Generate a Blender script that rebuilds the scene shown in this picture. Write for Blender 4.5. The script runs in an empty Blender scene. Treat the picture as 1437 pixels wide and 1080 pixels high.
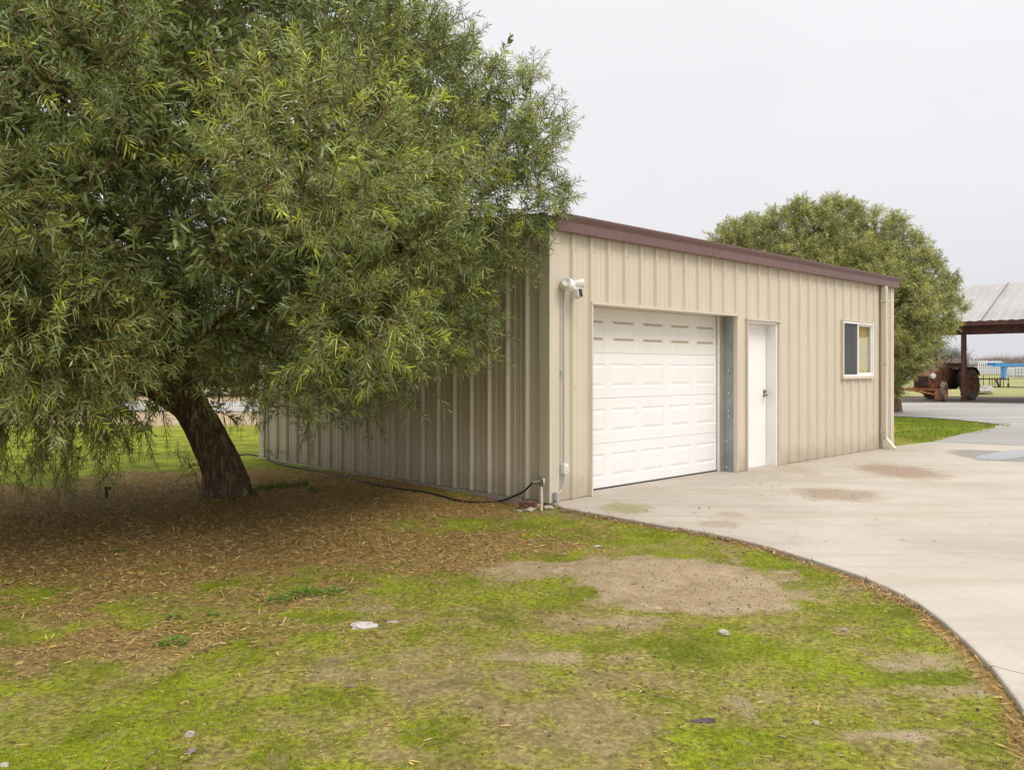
import bpy, bmesh, math, random
import numpy as np
from mathutils import Vector, Matrix
random.seed(7)
R = np.random.default_rng(11)
scn = bpy.context.scene
COL = scn.collection
PI = math.pi

# ------------------------------------------------------------------ camera numbers
F = 1166.0; CX = 718.5; HY = 517.0; CH = 1.42        # focal (photo px), centre, horizon row, eye height
def G(px, py, z=0.0):                                 # photo position of a ground point -> world
    Y = (CH - z) * F / (py - HY); return ((px - CX) / F * Y, Y)
def P(px, py, Y):
    return Vector(((px - CX) / F * Y, Y, CH + (HY - py) * Y / F))
A = np.array([0.396, 8.8]); U = np.array([0.7176, 0.6964]); V = np.array([-0.6964, 0.7176])
ROT = math.atan2(0.6964, 0.7176)
def W(a, b): return A + U * a + V * b                 # building axes -> world

# ------------------------------------------------------------------ object helpers
def tag(o, label=None, cat=None, group=None, kind=None):
    if label: o['label'] = label
    if cat: o['category'] = cat
    if group: o['group'] = group
    if kind: o['kind'] = kind
    return o
def empty(name, loc=(0, 0, 0), rz=0.0):
    o = bpy.data.objects.new(name, None); COL.objects.link(o)
    o.empty_display_size = 0.2
    o.location = loc; o.rotation_euler = (0, 0, rz); return o
def link(name, me, mat=None, parent=None, smooth=False):
    o = bpy.data.objects.new(name, me); COL.objects.link(o)
    if mat is not None:
        for m in (mat if isinstance(mat, (list, tuple)) else [mat]): me.materials.append(m)
    if parent is not None: o.parent = parent
    if smooth: me.polygons.foreach_set('use_smooth', [True] * len(me.polygons))
    return o
class MB:
    def __init__(s): s.v = []; s.f = []; s.m = []; s.s = []
    def add(s, vs, fs, mi=0, sm=False):
        n = len(s.v); s.v += [tuple(v) for v in vs]
        s.f += [tuple(i + n for i in f) for f in fs]; s.m += [mi] * len(fs); s.s += [sm] * len(fs)
    def box(s, x0, x1, y0, y1, z0, z1, mi=0, M=None, bev=0.0):
        if bev > 0:
            bm = bmesh.new(); bmesh.ops.create_cube(bm, size=1)
            for v in bm.verts:
                v.co = Vector(((x0 + x1) / 2 + v.co.x * (x1 - x0), (y0 + y1) / 2 + v.co.y * (y1 - y0), (z0 + z1) / 2 + v.co.z * (z1 - z0)))
            bmesh.ops.bevel(bm, geom=bm.edges[:], offset=bev, segments=2, affect='EDGES')
            bm.verts.index_update()
            vs = [v.co.copy() for v in bm.verts]; fs = [[v.index for v in f.verts] for f in bm.faces]; bm.free()
        else:
            vs = [Vector(p) for p in ((x0, y0, z0), (x1, y0, z0), (x1, y1, z0), (x0, y1, z0), (x0, y0, z1), (x1, y0, z1), (x1, y1, z1), (x0, y1, z1))]
            fs = [(0, 3, 2, 1), (4, 5, 6, 7), (0, 1, 5, 4), (1, 2, 6, 5), (2, 3, 7, 6), (3, 0, 4, 7)]
        if M is not None: vs = [M @ v for v in vs]
        s.add(vs, fs, mi)
    def tube(s, pts, r, seg=10, mi=0, cap=True, sm=True):
        pts = [Vector(p) for p in pts]; n = len(pts)
        rr = r if isinstance(r, (list, tuple)) else [r] * n
        t0 = (pts[1] - pts[0]).normalized()
        up = Vector((0, 0, 1)) if abs(t0.z) < 0.9 else Vector((1, 0, 0))
        nrm = t0.cross(up).normalized(); vs = []
        for i, p in enumerate(pts):
            t = (pts[min(i + 1, n - 1)] - pts[max(i - 1, 0)]).normalized()
            nrm = (nrm - t * nrm.dot(t)).normalized(); b = t.cross(nrm)
            for k in range(seg):
                a = 2 * PI * k / seg
                vs.append(p + (nrm * math.cos(a) + b * math.sin(a)) * rr[i])
        fs = []
        for i in range(n - 1):
            for k in range(seg):
                k2 = (k + 1) % seg
                fs.append((i * seg + k, i * seg + k2, (i + 1) * seg + k2, (i + 1) * seg + k))
        s.add(vs, fs, mi, sm)
        if cap:
            s.add(vs[:seg], [tuple(range(seg))], mi); s.add(vs[-seg:], [tuple(reversed(range(seg)))], mi)
    def lathe(s, prof, M, seg=24, mi=0, sm=True):       # prof: (radius, axial) about local z, placed by M
        vs = []
        for r, z in prof:
            for k in range(seg):
                a = 2 * PI * k / seg; vs.append(M @ Vector((r * math.cos(a), r * math.sin(a), z)))
        fs = []
        for i in range(len(prof) - 1):
            for k in range(seg):
                k2 = (k + 1) % seg; fs.append((i * seg + k, i * seg + k2, (i + 1) * seg + k2, (i + 1) * seg + k))
        s.add(vs, fs, mi, sm)
    def prism(s, poly, z0, z1, mi=0, M=None):
        n = len(poly); vs = [Vector((x, y, z0)) for x, y in poly] + [Vector((x, y, z1)) for x, y in poly]
        if M is not None: vs = [M @ v for v in vs]
        fs = [tuple(reversed(range(n))), tuple(range(n, 2 * n))] + [(i, (i + 1) % n, n + (i + 1) % n, n + i) for i in range(n)]
        s.add(vs, fs, mi)
    def build(s, name, mat, parent=None):
        me = bpy.data.meshes.new(name); me.from_pydata(s.v, [], s.f)
        me.polygons.foreach_set('material_index', s.m); me.polygons.foreach_set('use_smooth', s.s)
        me.update(); return link(name, me, mat, parent)
def np_mesh(name, verts, tris, colors=None, mats=None, smooth=False, matidx=None, quads=None):
    me = bpy.data.meshes.new(name)
    nv = len(verts); me.vertices.add(nv); me.vertices.foreach_set('co', np.asarray(verts, dtype=np.float32).ravel())
    k = tris.shape[1]
    me.loops.add(tris.size); me.polygons.add(len(tris))
    me.loops.foreach_set('vertex_index', tris.astype(np.int32).ravel())
    me.polygons.foreach_set('loop_start', (np.arange(len(tris)) * k).astype(np.int32))
    if matidx is not None: me.polygons.foreach_set('material_index', matidx.astype(np.int32))
    me.polygons.foreach_set('use_smooth', np.full(len(tris), smooth))
    if colors is not None:
        ca = me.color_attributes.new('tint', 'FLOAT_COLOR', 'POINT')
        c4 = np.ones((nv, 4), dtype=np.float32); c4[:, :3] = colors; ca.data.foreach_set('color', c4.ravel())
    me.update(calc_edges=True); me.validate()
    return link(name, me, mats, None)

def smooth_pts(p, n=6):
    p = [Vector(v) for v in p]; out = []
    for i in range(len(p) - 1):
        a = p[max(i - 1, 0)]; b = p[i]; c = p[i + 1]; d = p[min(i + 2, len(p) - 1)]
        for k in range(n):
            t = k / n; out.append(0.5 * ((2 * b) + (-a + c) * t + (2 * a - 5 * b + 4 * c - d) * t * t + (-a + 3 * b - 3 * c + d) * t ** 3))
    out.append(p[-1]); return out
# ------------------------------------------------------------------ noise in numpy
def _h(i, j, sd):
    n = (i.astype(np.int64) * 374761393 + j.astype(np.int64) * 668265263 + sd * 974711) & 0x7fffffff
    n = ((n ^ (n >> 13)) * 1274126177) & 0x7fffffff
    n = n ^ (n >> 16); return (n & 0xffff) / 65535.0
def vnoise(x, y, sd=0):
    x = np.asarray(x, float); y = np.asarray(y, float)
    i = np.floor(x); j = np.floor(y); fx = x - i; fy = y - j
    fx = fx * fx * (3 - 2 * fx); fy = fy * fy * (3 - 2 * fy)
    a = _h(i, j, sd); b = _h(i + 1, j, sd); c = _h(i, j + 1, sd); d = _h(i + 1, j + 1, sd)
    return a + (b - a) * fx + (c - a) * fy + (a - b - c + d) * fx * fy
def fbm(x, y, sc, oc=4, sd=0):
    s = 0; am = 1; t = 0
    for o in range(oc):
        s = s + am * vnoise(x * sc + 13.7 * o, y * sc - 7.3 * o, sd + o); t += am; am *= 0.55; sc *= 2.03
    return s / t
def sstep(a, b, x): t = np.clip((x - a) / (b - a), 0, 1); return t * t * (3 - 2 * t)

# ------------------------------------------------------------------ materials
def mat_new(name):
    m = bpy.data.materials.new(name); m.use_nodes = True
    nt = m.node_tree; b = nt.nodes['Principled BSDF']; return m, nt, b
def N(nt, t, **kw):
    n = nt.nodes.new(t)
    for k, v in kw.items():
        if k in n.inputs: n.inputs[k].default_value = v
        else: setattr(n, k, v)
    return n
def ramp(nt, fac, stops, interp='LINEAR'):
    r = nt.nodes.new('ShaderNodeValToRGB'); r.color_ramp.interpolation = interp
    el = r.color_ramp.elements
    el[0].position = stops[0][0]; el[0].color = tuple(stops[0][1]) + (1,) if len(stops[0][1]) == 3 else stops[0][1]
    el[1].position = stops[-1][0]; el[1].color = tuple(stops[-1][1]) + (1,)
    for p, c in stops[1:-1]:
        e = el.new(p); e.color = tuple(c) + (1,)
    nt.links.new(fac, r.inputs[0]); return r.outputs[0]
def noise(nt, vec, scale, detail=4, rough=0.55, dist=0.0):
    n = N(nt, 'ShaderNodeTexNoise', Scale=scale, Detail=detail, Roughness=rough, Distortion=dist)
    if vec is not None: nt.links.new(vec, n.inputs['Vector'])
    return n.outputs['Fac']
def mix(nt, fac, a, b, mode='MIX'):
    m = N(nt, 'ShaderNodeMix', data_type='RGBA', blend_type=mode)
    for sock, v in ((m.inputs[0], fac), (m.inputs[6], a), (m.inputs[7], b)):
        if isinstance(v, (int, float)): sock.default_value = v
        elif isinstance(v, (tuple, list)): sock.default_value = tuple(v) + (1,)
        else: nt.links.new(v, sock)
    return m.outputs[2]
def mth(nt, op, a, b=None, c=None, clamp=False):
    m = N(nt, 'ShaderNodeMath', operation=op); m.use_clamp = clamp
    for i, v in enumerate((a, b, c)):
        if v is None: continue
        if isinstance(v, (int, float)): m.inputs[i].default_value = v
        else: nt.links.new(v, m.inputs[i])
    return m.outputs[0]
def bump(nt, b, h, strength=0.3, dist=0.01):
    n = N(nt, 'ShaderNodeBump', Strength=strength, Distance=dist)
    nt.links.new(h, n.inputs['Height']); nt.links.new(n.outputs[0], b.inputs['Normal'])
def coords(nt, kind='Object', scale=None):
    t = N(nt, 'ShaderNodeTexCoord'); o = t.outputs[kind]
    if scale:
        mp = N(nt, 'ShaderNodeMapping'); mp.inputs['Scale'].default_value = scale
        nt.links.new(o, mp.inputs['Vector']); o = mp.outputs[0]
    return o
def wpos(nt): return N(nt, 'ShaderNodeNewGeometry').outputs['Position']
def paint(name, col, rough=0.45, var=0.12, streak=True, dirt=(0.2, 0.15, 0.09), dirt_amt=0.12, metal=0.0, nscale=1.0, spec=0.4, bs=0.08):
    m, nt, b = mat_new(name)
    c = coords(nt)
    n1 = noise(nt, c, 1.3 * nscale, 5)
    dark = tuple(x * (1 - var) for x in col); lite = tuple(min(1, x * (1 + var)) for x in col)
    base = ramp(nt, n1, [(0.3, dark), (0.7, lite)])
    if streak:
        cs = coords(nt, 'Object', (14 * nscale, 14 * nscale, 0.5 * nscale))
        n2 = noise(nt, cs, 1.5, 5, 0.6)
        f = ramp(nt, n2, [(0.5, (0, 0, 0)), (0.8, (1, 1, 1))])
        base = mix(nt, mth(nt, 'MULTIPLY', f, dirt_amt * 2), base, dirt)
    n3 = noise(nt, c, 9 * nscale, 6, 0.65)
    f3 = ramp(nt, n3, [(0.55, (0, 0, 0)), (0.8, (1, 1, 1))])
    base = mix(nt, mth(nt, 'MULTIPLY', f3, dirt_amt), base, dirt)
    nt.links.new(base, b.inputs['Base Color'])
    b.inputs['Roughness'].default_value = rough; b.inputs['Metallic'].default_value = metal
    b.inputs['Specular IOR Level'].default_value = spec
    if bs: bump(nt, b, n3, bs, 0.004)
    return m
def wall_mat(name, col):
    m, nt, b = mat_new(name)
    c = coords(nt); sep = N(nt, 'ShaderNodeSeparateXYZ'); nt.links.new(c, sep.inputs[0])
    n1 = noise(nt, c, 0.8, 4)
    base = ramp(nt, n1, [(0.3, tuple(x * 0.94 for x in col)), (0.7, tuple(x * 1.04 for x in col))])
    cs = coords(nt, 'Object', (9, 9, 0.35)); n2 = noise(nt, cs, 1.6, 6, 0.62)
    f = ramp(nt, n2, [(0.5, (0, 0, 0)), (0.75, (1, 1, 1))])
    base = mix(nt, mth(nt, 'MULTIPLY', f, 0.10), base, (0.3, 0.23, 0.12))
    # splash dirt at the foot of the sheets, ragged, fixed in place
    n3 = noise(nt, coords(nt, 'Object', (3.0, 3.0, 1.4)), 2.2, 6, 0.7)
    hgt = mth(nt, 'SUBTRACT', mth(nt, 'MULTIPLY', n3, 0.62), sep.outputs[2])
    fd = ramp(nt, mth(nt, 'ADD', mth(nt, 'MULTIPLY', hgt, 2.2), 0.0, clamp=True), [(0.0, (0, 0, 0)), (0.7, (1, 1, 1))])
    base = mix(nt, mth(nt, 'MULTIPLY', fd, 0.42), base, (0.2, 0.15, 0.08))
    n4 = noise(nt, c, 14, 6, 0.7); f4 = ramp(nt, n4, [(0.62, (0, 0, 0)), (0.75, (1, 1, 1))])
    base = mix(nt, mth(nt, 'MULTIPLY', f4, 0.10), base, (0.18, 0.14, 0.08))
    nt.links.new(base, b.inputs['Base Color'])
    b.inputs['Roughness'].default_value = 0.5; b.inputs['Specular IOR Level'].default_value = 0.3
    bump(nt, b, noise(nt, coords(nt, 'Object', (1, 1, 0.4)), 1.8, 3), 0.25, 0.02)
    return m
def rust_mat(name, c1, c2, c3, sc=8):
    m, nt, b = mat_new(name); c = coords(nt)
    n = noise(nt, c, sc, 8, 0.65, 0.4)
    nt.links.new(ramp(nt, n, [(0.3, c1), (0.5, c2), (0.68, c3)]), b.inputs['Base Color'])
    b.inputs['Roughness'].default_value = 0.85; b.inputs['Specular IOR Level'].default_value = 0.15
    bump(nt, b, n, 0.4, 0.01); return m
def plain(name, col, rough=0.5, metal=0.0, var=0.1, sc=6, spec=0.4):
    return paint(name, col, rough, var, False, tuple(x * 0.4 for x in col), 0.15, metal, sc / 6, spec, 0.1)
def leaf_mat(name, trans=0.35, rough=0.5):
    m, nt, b = mat_new(name); out = nt.nodes['Material Output']
    at = N(nt, 'ShaderNodeAttribute', attribute_name='tint')
    nt.links.new(at.outputs['Color'], b.inputs['Base Color']); b.inputs['Roughness'].default_value = rough
    b.inputs['Specular IOR Level'].default_value = 0.35
    tr = N(nt, 'ShaderNodeBsdfTranslucent')
    nt.links.new(mix(nt, 1.0, at.outputs['Color'], (1.25, 1.3, 0.55), 'MULTIPLY'), tr.inputs['Color'])
    ms = N(nt, 'ShaderNodeMixShader'); ms.inputs[0].default_value = trans
    nt.links.new(b.outputs[0], ms.inputs[1]); nt.links.new(tr.outputs[0], ms.inputs[2])
    nt.links.new(ms.outputs[0], out.inputs['Surface']); return m
def ell_mask(nt, pos, cx, cy, rx, ry, rot=0.0, nsc=1.6, namp=0.45, soft=0.45):
    mp = N(nt, 'ShaderNodeMapping', vector_type='TEXTURE')
    mp.inputs['Location'].default_value = (cx, cy, 0); mp.inputs['Rotation'].default_value = (0, 0, rot); mp.inputs['Scale'].default_value = (rx, ry, 1000)
    nt.links.new(pos, mp.inputs['Vector'])
    ln = N(nt, 'ShaderNodeVectorMath', operation='LENGTH'); nt.links.new(mp.outputs[0], ln.inputs[0])
    d = mth(nt, 'ADD', ln.outputs['Value'], mth(nt, 'MULTIPLY', mth(nt, 'SUBTRACT', noise(nt, pos, nsc, 5, 0.6), 0.5), namp * 2))
    mr = N(nt, 'ShaderNodeMapRange'); mr.inputs['From Min'].default_value = 1.0; mr.inputs['From Max'].default_value = 1.0 - soft
    nt.links.new(d, mr.inputs['Value']); return mr.outputs[0]

M_wall = wall_mat('beige_sheet', (0.59, 0.523, 0.415))
M_trim = paint('beige_trim', (0.59, 0.525, 0.42), 0.45, 0.05)
M_brown = paint('brown_trim', (0.155, 0.088, 0.082), 0.4, 0.08, True, (0.22, 0.17, 0.15), 0.2)
M_gdoor = paint('white_door_paint', (0.80, 0.79, 0.78), 0.5, 0.02, True, (0.5, 0.42, 0.3), 0.05)
M_gdoor_top = paint('dirty_white_door_paint', (0.76, 0.735, 0.69), 0.5, 0.03, True, (0.5, 0.4, 0.26), 0.12)
M_dust = plain('dust_on_bevel', (0.46, 0.385, 0.28), 0.8)
M_door = paint('warm_white_paint', (0.82, 0.81, 0.785), 0.45, 0.03, True, (0.45, 0.38, 0.26), 0.08)
M_galv = paint('galvanised_steel', (0.27, 0.295, 0.30), 0.6, 0.2, True, (0.15, 0.15, 0.14), 0.15, 0.1, 3)
M_wood = paint('bare_wood', (0.5, 0.38, 0.22), 0.8, 0.15, True, (0.2, 0.12, 0.06), 0.2)
M_bolt = plain('bolt_zinc', (0.62, 0.62, 0.6), 0.4, 0.5)
M_screw = plain('screw_head', (0.3, 0.25, 0.18), 0.6)
M_dark = plain('dark_interior', (0.03, 0.03, 0.03), 0.9)
M_white = plain('white_plastic', (0.74, 0.74, 0.72), 0.4)
M_grey = plain('grey_pvc', (0.42, 0.42, 0.41), 0.5)
M_black = plain('black_rubber', (0.018, 0.018, 0.02), 0.5)
M_lens = plain('black_gloss', (0.012, 0.012, 0.014), 0.12)
M_vinyl = plain('white_vinyl', (0.76, 0.75, 0.72), 0.4)
M_handle = plain('satin_nickel', (0.3, 0.27, 0.22), 0.3, 0.9)
M_pvc = plain('cream_pvc', (0.62, 0.56, 0.43), 0.5)
M_brass = plain('weathered_brass', (0.2, 0.19, 0.15), 0.5, 0.5)
M_rust = rust_mat('rust_body', (0.07, 0.03, 0.018), (0.21, 0.085, 0.05), (0.32, 0.18, 0.125))
M_rusto = rust_mat('rust_orange', (0.12, 0.045, 0.02), (0.3, 0.11, 0.05), (0.36, 0.2, 0.1))
M_darkrust = rust_mat('rust_dark', (0.02, 0.016, 0.014), (0.055, 0.038, 0.032), (0.13, 0.075, 0.055))
M_tyre = rust_mat('old_tyre', (0.07, 0.052, 0.042), (0.14, 0.105, 0.085), (0.22, 0.17, 0.13), 5)
M_post = rust_mat('brown_post', (0.06, 0.03, 0.024), (0.1, 0.05, 0.04), (0.14, 0.075, 0.06), 4)
M_blue = plain('blue_paint', (0.06, 0.27, 0.62), 0.45)
M_whitem = plain('white_metal', (0.7, 0.72, 0.76), 0.5)
M_leaf = leaf_mat('leaf_green', 0.2, 0.4)
M_litter = leaf_mat('dry_leaf', 0.1, 0.75)
M_moss = leaf_mat('moss_green', 0.3, 0.8)

def bark_mat():
    m, nt, b = mat_new('bark'); c = coords(nt)
    cs = coords(nt, 'Object', (1, 1, 0.28))
    nz = noise(nt, c, 5, 5)
    mpb = N(nt, 'ShaderNodeMapping'); mpb.inputs['Rotation'].default_value = (0, math.radians(-24), 0); mpb.inputs['Scale'].default_value = (1, 1, 0.16); nt.links.new(c, mpb.inputs[0])
    n1 = noise(nt, mpb.outputs[0], 13, 6, 0.6, 1.2); n2 = noise(nt, cs, 34, 8, 0.7)
    rdg = mth(nt, 'MULTIPLY', mth(nt, 'ABSOLUTE', mth(nt, 'SUBTRACT', n1, 0.5)), 4.2)
    h = mth(nt, 'ADD', mth(nt, 'MULTIPLY', rdg, 0.7), mth(nt, 'MULTIPLY', n2, 0.55))
    base = ramp(nt, h, [(0.22, (0.06, 0.04, 0.025)), (0.5, (0.23, 0.155, 0.098)), (0.95, (0.42, 0.31, 0.215))])
    base = mix(nt, mth(nt, 'MULTIPLY', ramp(nt, nz, [(0.5, (0, 0, 0)), (0.75, (1, 1, 1))]), 0.35), base, (0.16, 0.15, 0.07))
    nt.links.new(base, b.inputs['Base Color']); b.inputs['Roughness'].default_value = 0.9; b.inputs['Specular IOR Level'].default_value = 0.15
    bump(nt, b, h, 1.0, 0.035); return m
M_bark = bark_mat()

def glass_mat():
    m, nt, b = mat_new('window_glass'); out = nt.nodes['Material Output']
    g = N(nt, 'ShaderNodeBsdfGlossy', Roughness=0.02); t = N(nt, 'ShaderNodeBsdfTransparent')
    g.inputs['Color'].default_value = (0.9, 0.95, 0.95, 1); t.inputs['Color'].default_value = (0.95, 0.97, 0.95, 1)
    fr = N(nt, 'ShaderNodeFresnel', IOR=1.6); ms = N(nt, 'ShaderNodeMixShader')
    nt.links.new(mth(nt, 'MULTIPLY', fr.outputs[0], 0.45), ms.inputs[0]); nt.links.new(t.outputs[0], ms.inputs[1]); nt.links.new(g.outputs[0], ms.inputs[2])
    nt.links.new(ms.outputs[0], out.inputs['Surface']); return m
M_glass = glass_mat()

# ------------------------------------------------------------------ world, sun, camera
w = bpy.data.worlds.new('World'); scn.world = w; w.use_nodes = True
nt = w.node_tree; bg = nt.nodes['Background']
SUN_EL = math.radians(52); SUN_AZ = math.radians(138)    # compass bearing of the sun, from +Y towards +X
sky = nt.nodes.new('ShaderNodeTexSky'); sky.sky_type = 'NISHITA'; sky.sun_disc = False
sky.sun_elevation = SUN_EL; sky.sun_rotation = SUN_AZ; sky.air_density = 1.0; sky.dust_density = 4.0
hs = N(nt, 'ShaderNodeHueSaturation', Saturation=0.12); nt.links.new(sky.outputs[0], hs.inputs['Color'])
tc = N(nt, 'ShaderNodeTexCoord'); sx = N(nt, 'ShaderNodeSeparateXYZ'); nt.links.new(tc.outputs['Generated'], sx.inputs[0])
cloud = N(nt, 'ShaderNodeTexNoise', Scale=1.6, Detail=5.0, Roughness=0.5)
mp = N(nt, 'ShaderNodeMapping'); mp.inputs['Scale'].default_value = (1, 1, 2.6); nt.links.new(tc.outputs['Generated'], mp.inputs[0]); nt.links.new(mp.outputs[0], cloud.inputs[0])
grad = ramp(nt, sx.outputs[2], [(0.0, (7.6, 7.6, 7.95)), (0.13, (8.1, 8.1, 8.4)), (0.42, (9.1, 9.15, 9.35)), (0.50, (12.5, 12.5, 12.6)), (0.62, (16.0, 16.0, 16.0)), (1.0, (24.0, 23.9, 23.5))])
cl = mth(nt, 'ADD', mth(nt, 'MULTIPLY', cloud.outputs['Fac'], 0.24), 0.88)
gm = N(nt, 'ShaderNodeVectorMath', operation='SCALE'); nt.links.new(grad, gm.inputs[0]); nt.links.new(cl, gm.inputs['Scale'])
nt.links.new(mix(nt, 0.88, hs.outputs[0], gm.outputs[0]), bg.inputs['Color']); bg.inputs['Strength'].default_value = 0.1
sd = bpy.data.lights.new('sun', 'SUN'); sd.energy = 1.5; sd.angle = math.radians(24); sd.color = (1.0, 0.93, 0.82)
so = bpy.data.objects.new('sun', sd); COL.objects.link(so)
dv = Vector((math.sin(SUN_AZ) * math.cos(SUN_EL), math.cos(SUN_AZ) * math.cos(SUN_EL), math.sin(SUN_EL)))
so.rotation_euler = dv.to_track_quat('Z', 'Y').to_euler(); so.location = (12, -10, 20)
cd = bpy.data.cameras.new('camera'); cam = bpy.data.objects.new('camera', cd); COL.objects.link(cam); scn.camera = cam
cam.location = (0, 0, CH); cam.rotation_euler = (PI / 2, 0, 0)
cd.sensor_width = 36; cd.lens = 36 * F / 1437; cd.shift_y = -(540 - HY) / 1437; cd.clip_end = 3000; cd.clip_start = 0.05
scn.view_settings.view_transform = 'Standard'; scn.view_settings.look = 'None'; scn.view_settings.gamma = 1; scn.view_settings.exposure = 0.11
scn.render.engine = 'CYCLES'; scn.cycles.max_bounces = 5; scn.cycles.transparent_max_bounces = 12

# ------------------------------------------------------------------ layout in world units
edge_px = [(790, 711.5), (820, 717), (860, 724), (900, 731), (937, 737.5), (980, 744), (1025, 753), (1078, 766), (1148, 787), (1211, 808), (1254, 827), (1289, 845), (1324, 871), (1359, 902), (1394, 937), (1430, 985), (1460, 1035)]
EDGE = [tuple(W(0.0, 0.0) + np.array([0.03, -0.03]))] + [G(*p) for p in edge_px] + [(1.75, 2.6), (1.95, 1.6), (2.05, 0.0), (2.05, -8.0)]
EDGEn = np.array(EDGE)
def in_poly(x, y, poly):
    x = np.asarray(x); y = np.asarray(y); c = np.zeros(x.shape, bool); n = len(poly); j = n - 1
    for i in range(n):
        xi, yi = poly[i]; xj, yj = poly[j]
        if yi != yj:
            k = ((yi > y) != (yj > y)) & (x < (xj - xi) * (y - yi) / (yj - yi) + xi); c ^= k
        j = i
    return c
def edge_dist(x, y):
    d = np.full(np.shape(x), 1e9)
    for (x0, y0), (x1, y1) in zip(EDGE[:-1], EDGE[1:]):
        dx, dy = x1 - x0, y1 - y0; t = np.clip(((x - x0) * dx + (y - y0) * dy) / (dx * dx + dy * dy), 0, 1)
        d = np.minimum(d, np.hypot(x - x0 - t * dx, y - y0 - t * dy))
    return d
far_r = W(14.0, -30.0)
DRIVE = EDGE + [(40, -8), (40, G(1437, 626)[1] - 2.0), G(1437, 626), G(1303, 620), tuple(W(9.1, 0.02)), tuple(W(9.1, 0.4)), tuple(W(0.0, 0.4))]
def bld(x, y):
    dx = x - A[0]; dy = y - A[1]; return dx * U[0] + dy * U[1], dx * V[0] + dy * V[1]
def inside_bld(x, y, m=0.0):
    a, b = bld(x, y); return (a > -m) & (a < 9.1 + m) & (b > -m) & (b < 6.4 + m)
TREE = np.array([-3.25, 9.45])
# the three ground covers, as densities over the ground
def covers(x, y):
    n1 = fbm(x, y, 0.9, 5, 3); n2 = fbm(x, y, 2.6, 4, 21)
    def el(cx, cy, rx, ry, rot=0):
        c, s = math.cos(rot), math.sin(rot); dx = x - cx; dy = y - cy
        return np.hypot((dx * c + dy * s) / rx, (-dx * s + dy * c) / ry)
    dl = el(-3.35, 8.5, 3.0, 3.5) + (n1 - 0.5) * 0.8 + (n2 - 0.5) * 0.7 + (fbm(x, y, 7.5, 3, 61) - 0.5) * 0.3
    d2 = el(-0.9, 6.9, 1.6, 1.1) + (n1 - 0.5) * 1.2 + (n2 - 0.5) * 0.9
    n3 = fbm(x, y, 7.5, 3, 61)
    d3 = el(-1.9, 4.6, 1.5, 0.5, 0.15) + (n1 - 0.5) * 1.4 + (n2 - 0.5) * 1.2
    litter = np.maximum(np.maximum(sstep(1.32, 0.66, dl), 0.8 * sstep(1.25, 0.4, d2 + (n3 - .5) * .8)), 0.6 * sstep(1.2, 0.2, d3 + (n3 - .5) * .8))
    ed = edge_dist(x, y)
    litter = np.maximum(litter, 0.9 * sstep(0.13, 0.03, ed + (n2 - 0.5) * 0.14) * (y < 8.2))
    dirt = sstep(1.22, 0.70, el(1.15, 5.85, 0.86, 0.82, 0.2) + (n1 - 0.5) * 0.6 + (n2 - 0.5) * 0.55 + (n3 - 0.5) * 0.35)
    dirt = np.maximum(dirt, 0.75 * sstep(1.2, 0.4, el(0.25, 6.2, 0.7, 0.35) + (n2 - 0.5) * 1.0 + (n3 - 0.5) * 0.5))
    for cx, cy, rx, ry in ((1.02, 3.66, 0.09, 0.16), (2.15, 4.15, 0.34, 0.22), (2.0, 3.75, 0.4, 0.14), (0.15, 4.25, 0.4, 0.12), (0.72, 4.9, 0.3, 0.14), (1.55, 3.35, 0.25, 0.08), (-1.0, 5.2, 0.28, 0.1)):
        dirt = np.maximum(dirt, 0.62 * sstep(1.4, 0.2, el(cx, cy, rx, ry) + (n2 - 0.5) * 1.5 + (n3 - .5) * 0.9))
    # far ground left: pinkish dry strip before the road
    dirt = np.maximum(dirt, 0.9 * sstep(19.5, 24, y + (n1 - 0.5) * 6))
    moss = 0.42 + (n1 - 0.5) * 1.3 + (n2 - 0.5) * 1.5 + (n3 - 0.5) * 1.3
    for cx, cy, rx, ry, am in ((1.9, 6.1, 0.8, 0.45, 0.5), (2.25, 5.3, 0.6, 0.6, 0.42), (0.9, 7.5, 1.3, 0.5, 0.6), (-1.75, 3.35, 0.7, 0.42, 0.26), (0.95, 4.45, 0.9, 0.3, 0.4), (1.7, 4.0, 0.8, 0.22, 0.36),
                           (0.9, 3.25, 0.5, 0.2, 0.35), (1.8, 3.3, 0.35, 0.25, 0.3), (0.45, 5.4, 0.4, 0.18, 0.3), (-0.2, 7.9, 1.0, 0.5, 0.4), (-1.4, 6.0, 0.5, 0.25, 0.3), (-7.5, 15.0, 10, 6.5, 1.0), (-2.2, 3.9, 0.9, 0.3, 0.15)):
        moss = moss + am * sstep(1.2, 0.4, el(cx, cy, rx, ry))
    moss = moss - 0.12 * sstep(1.3, 0.2, el(-0.6, 4.0, 1.3, 0.9))
    far = (x > 8) & (y > 14) & (y < 27)
    moss = np.where(far, 0.75 + (n2 - 0.5) * 1.6, moss); litter = np.where(far, 0, litter); dirt = np.where(far, 0.0, dirt)
    return np.clip(moss, 0, 1.3), np.clip(dirt, 0, 1), np.clip(litter, 0, 1)
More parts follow.
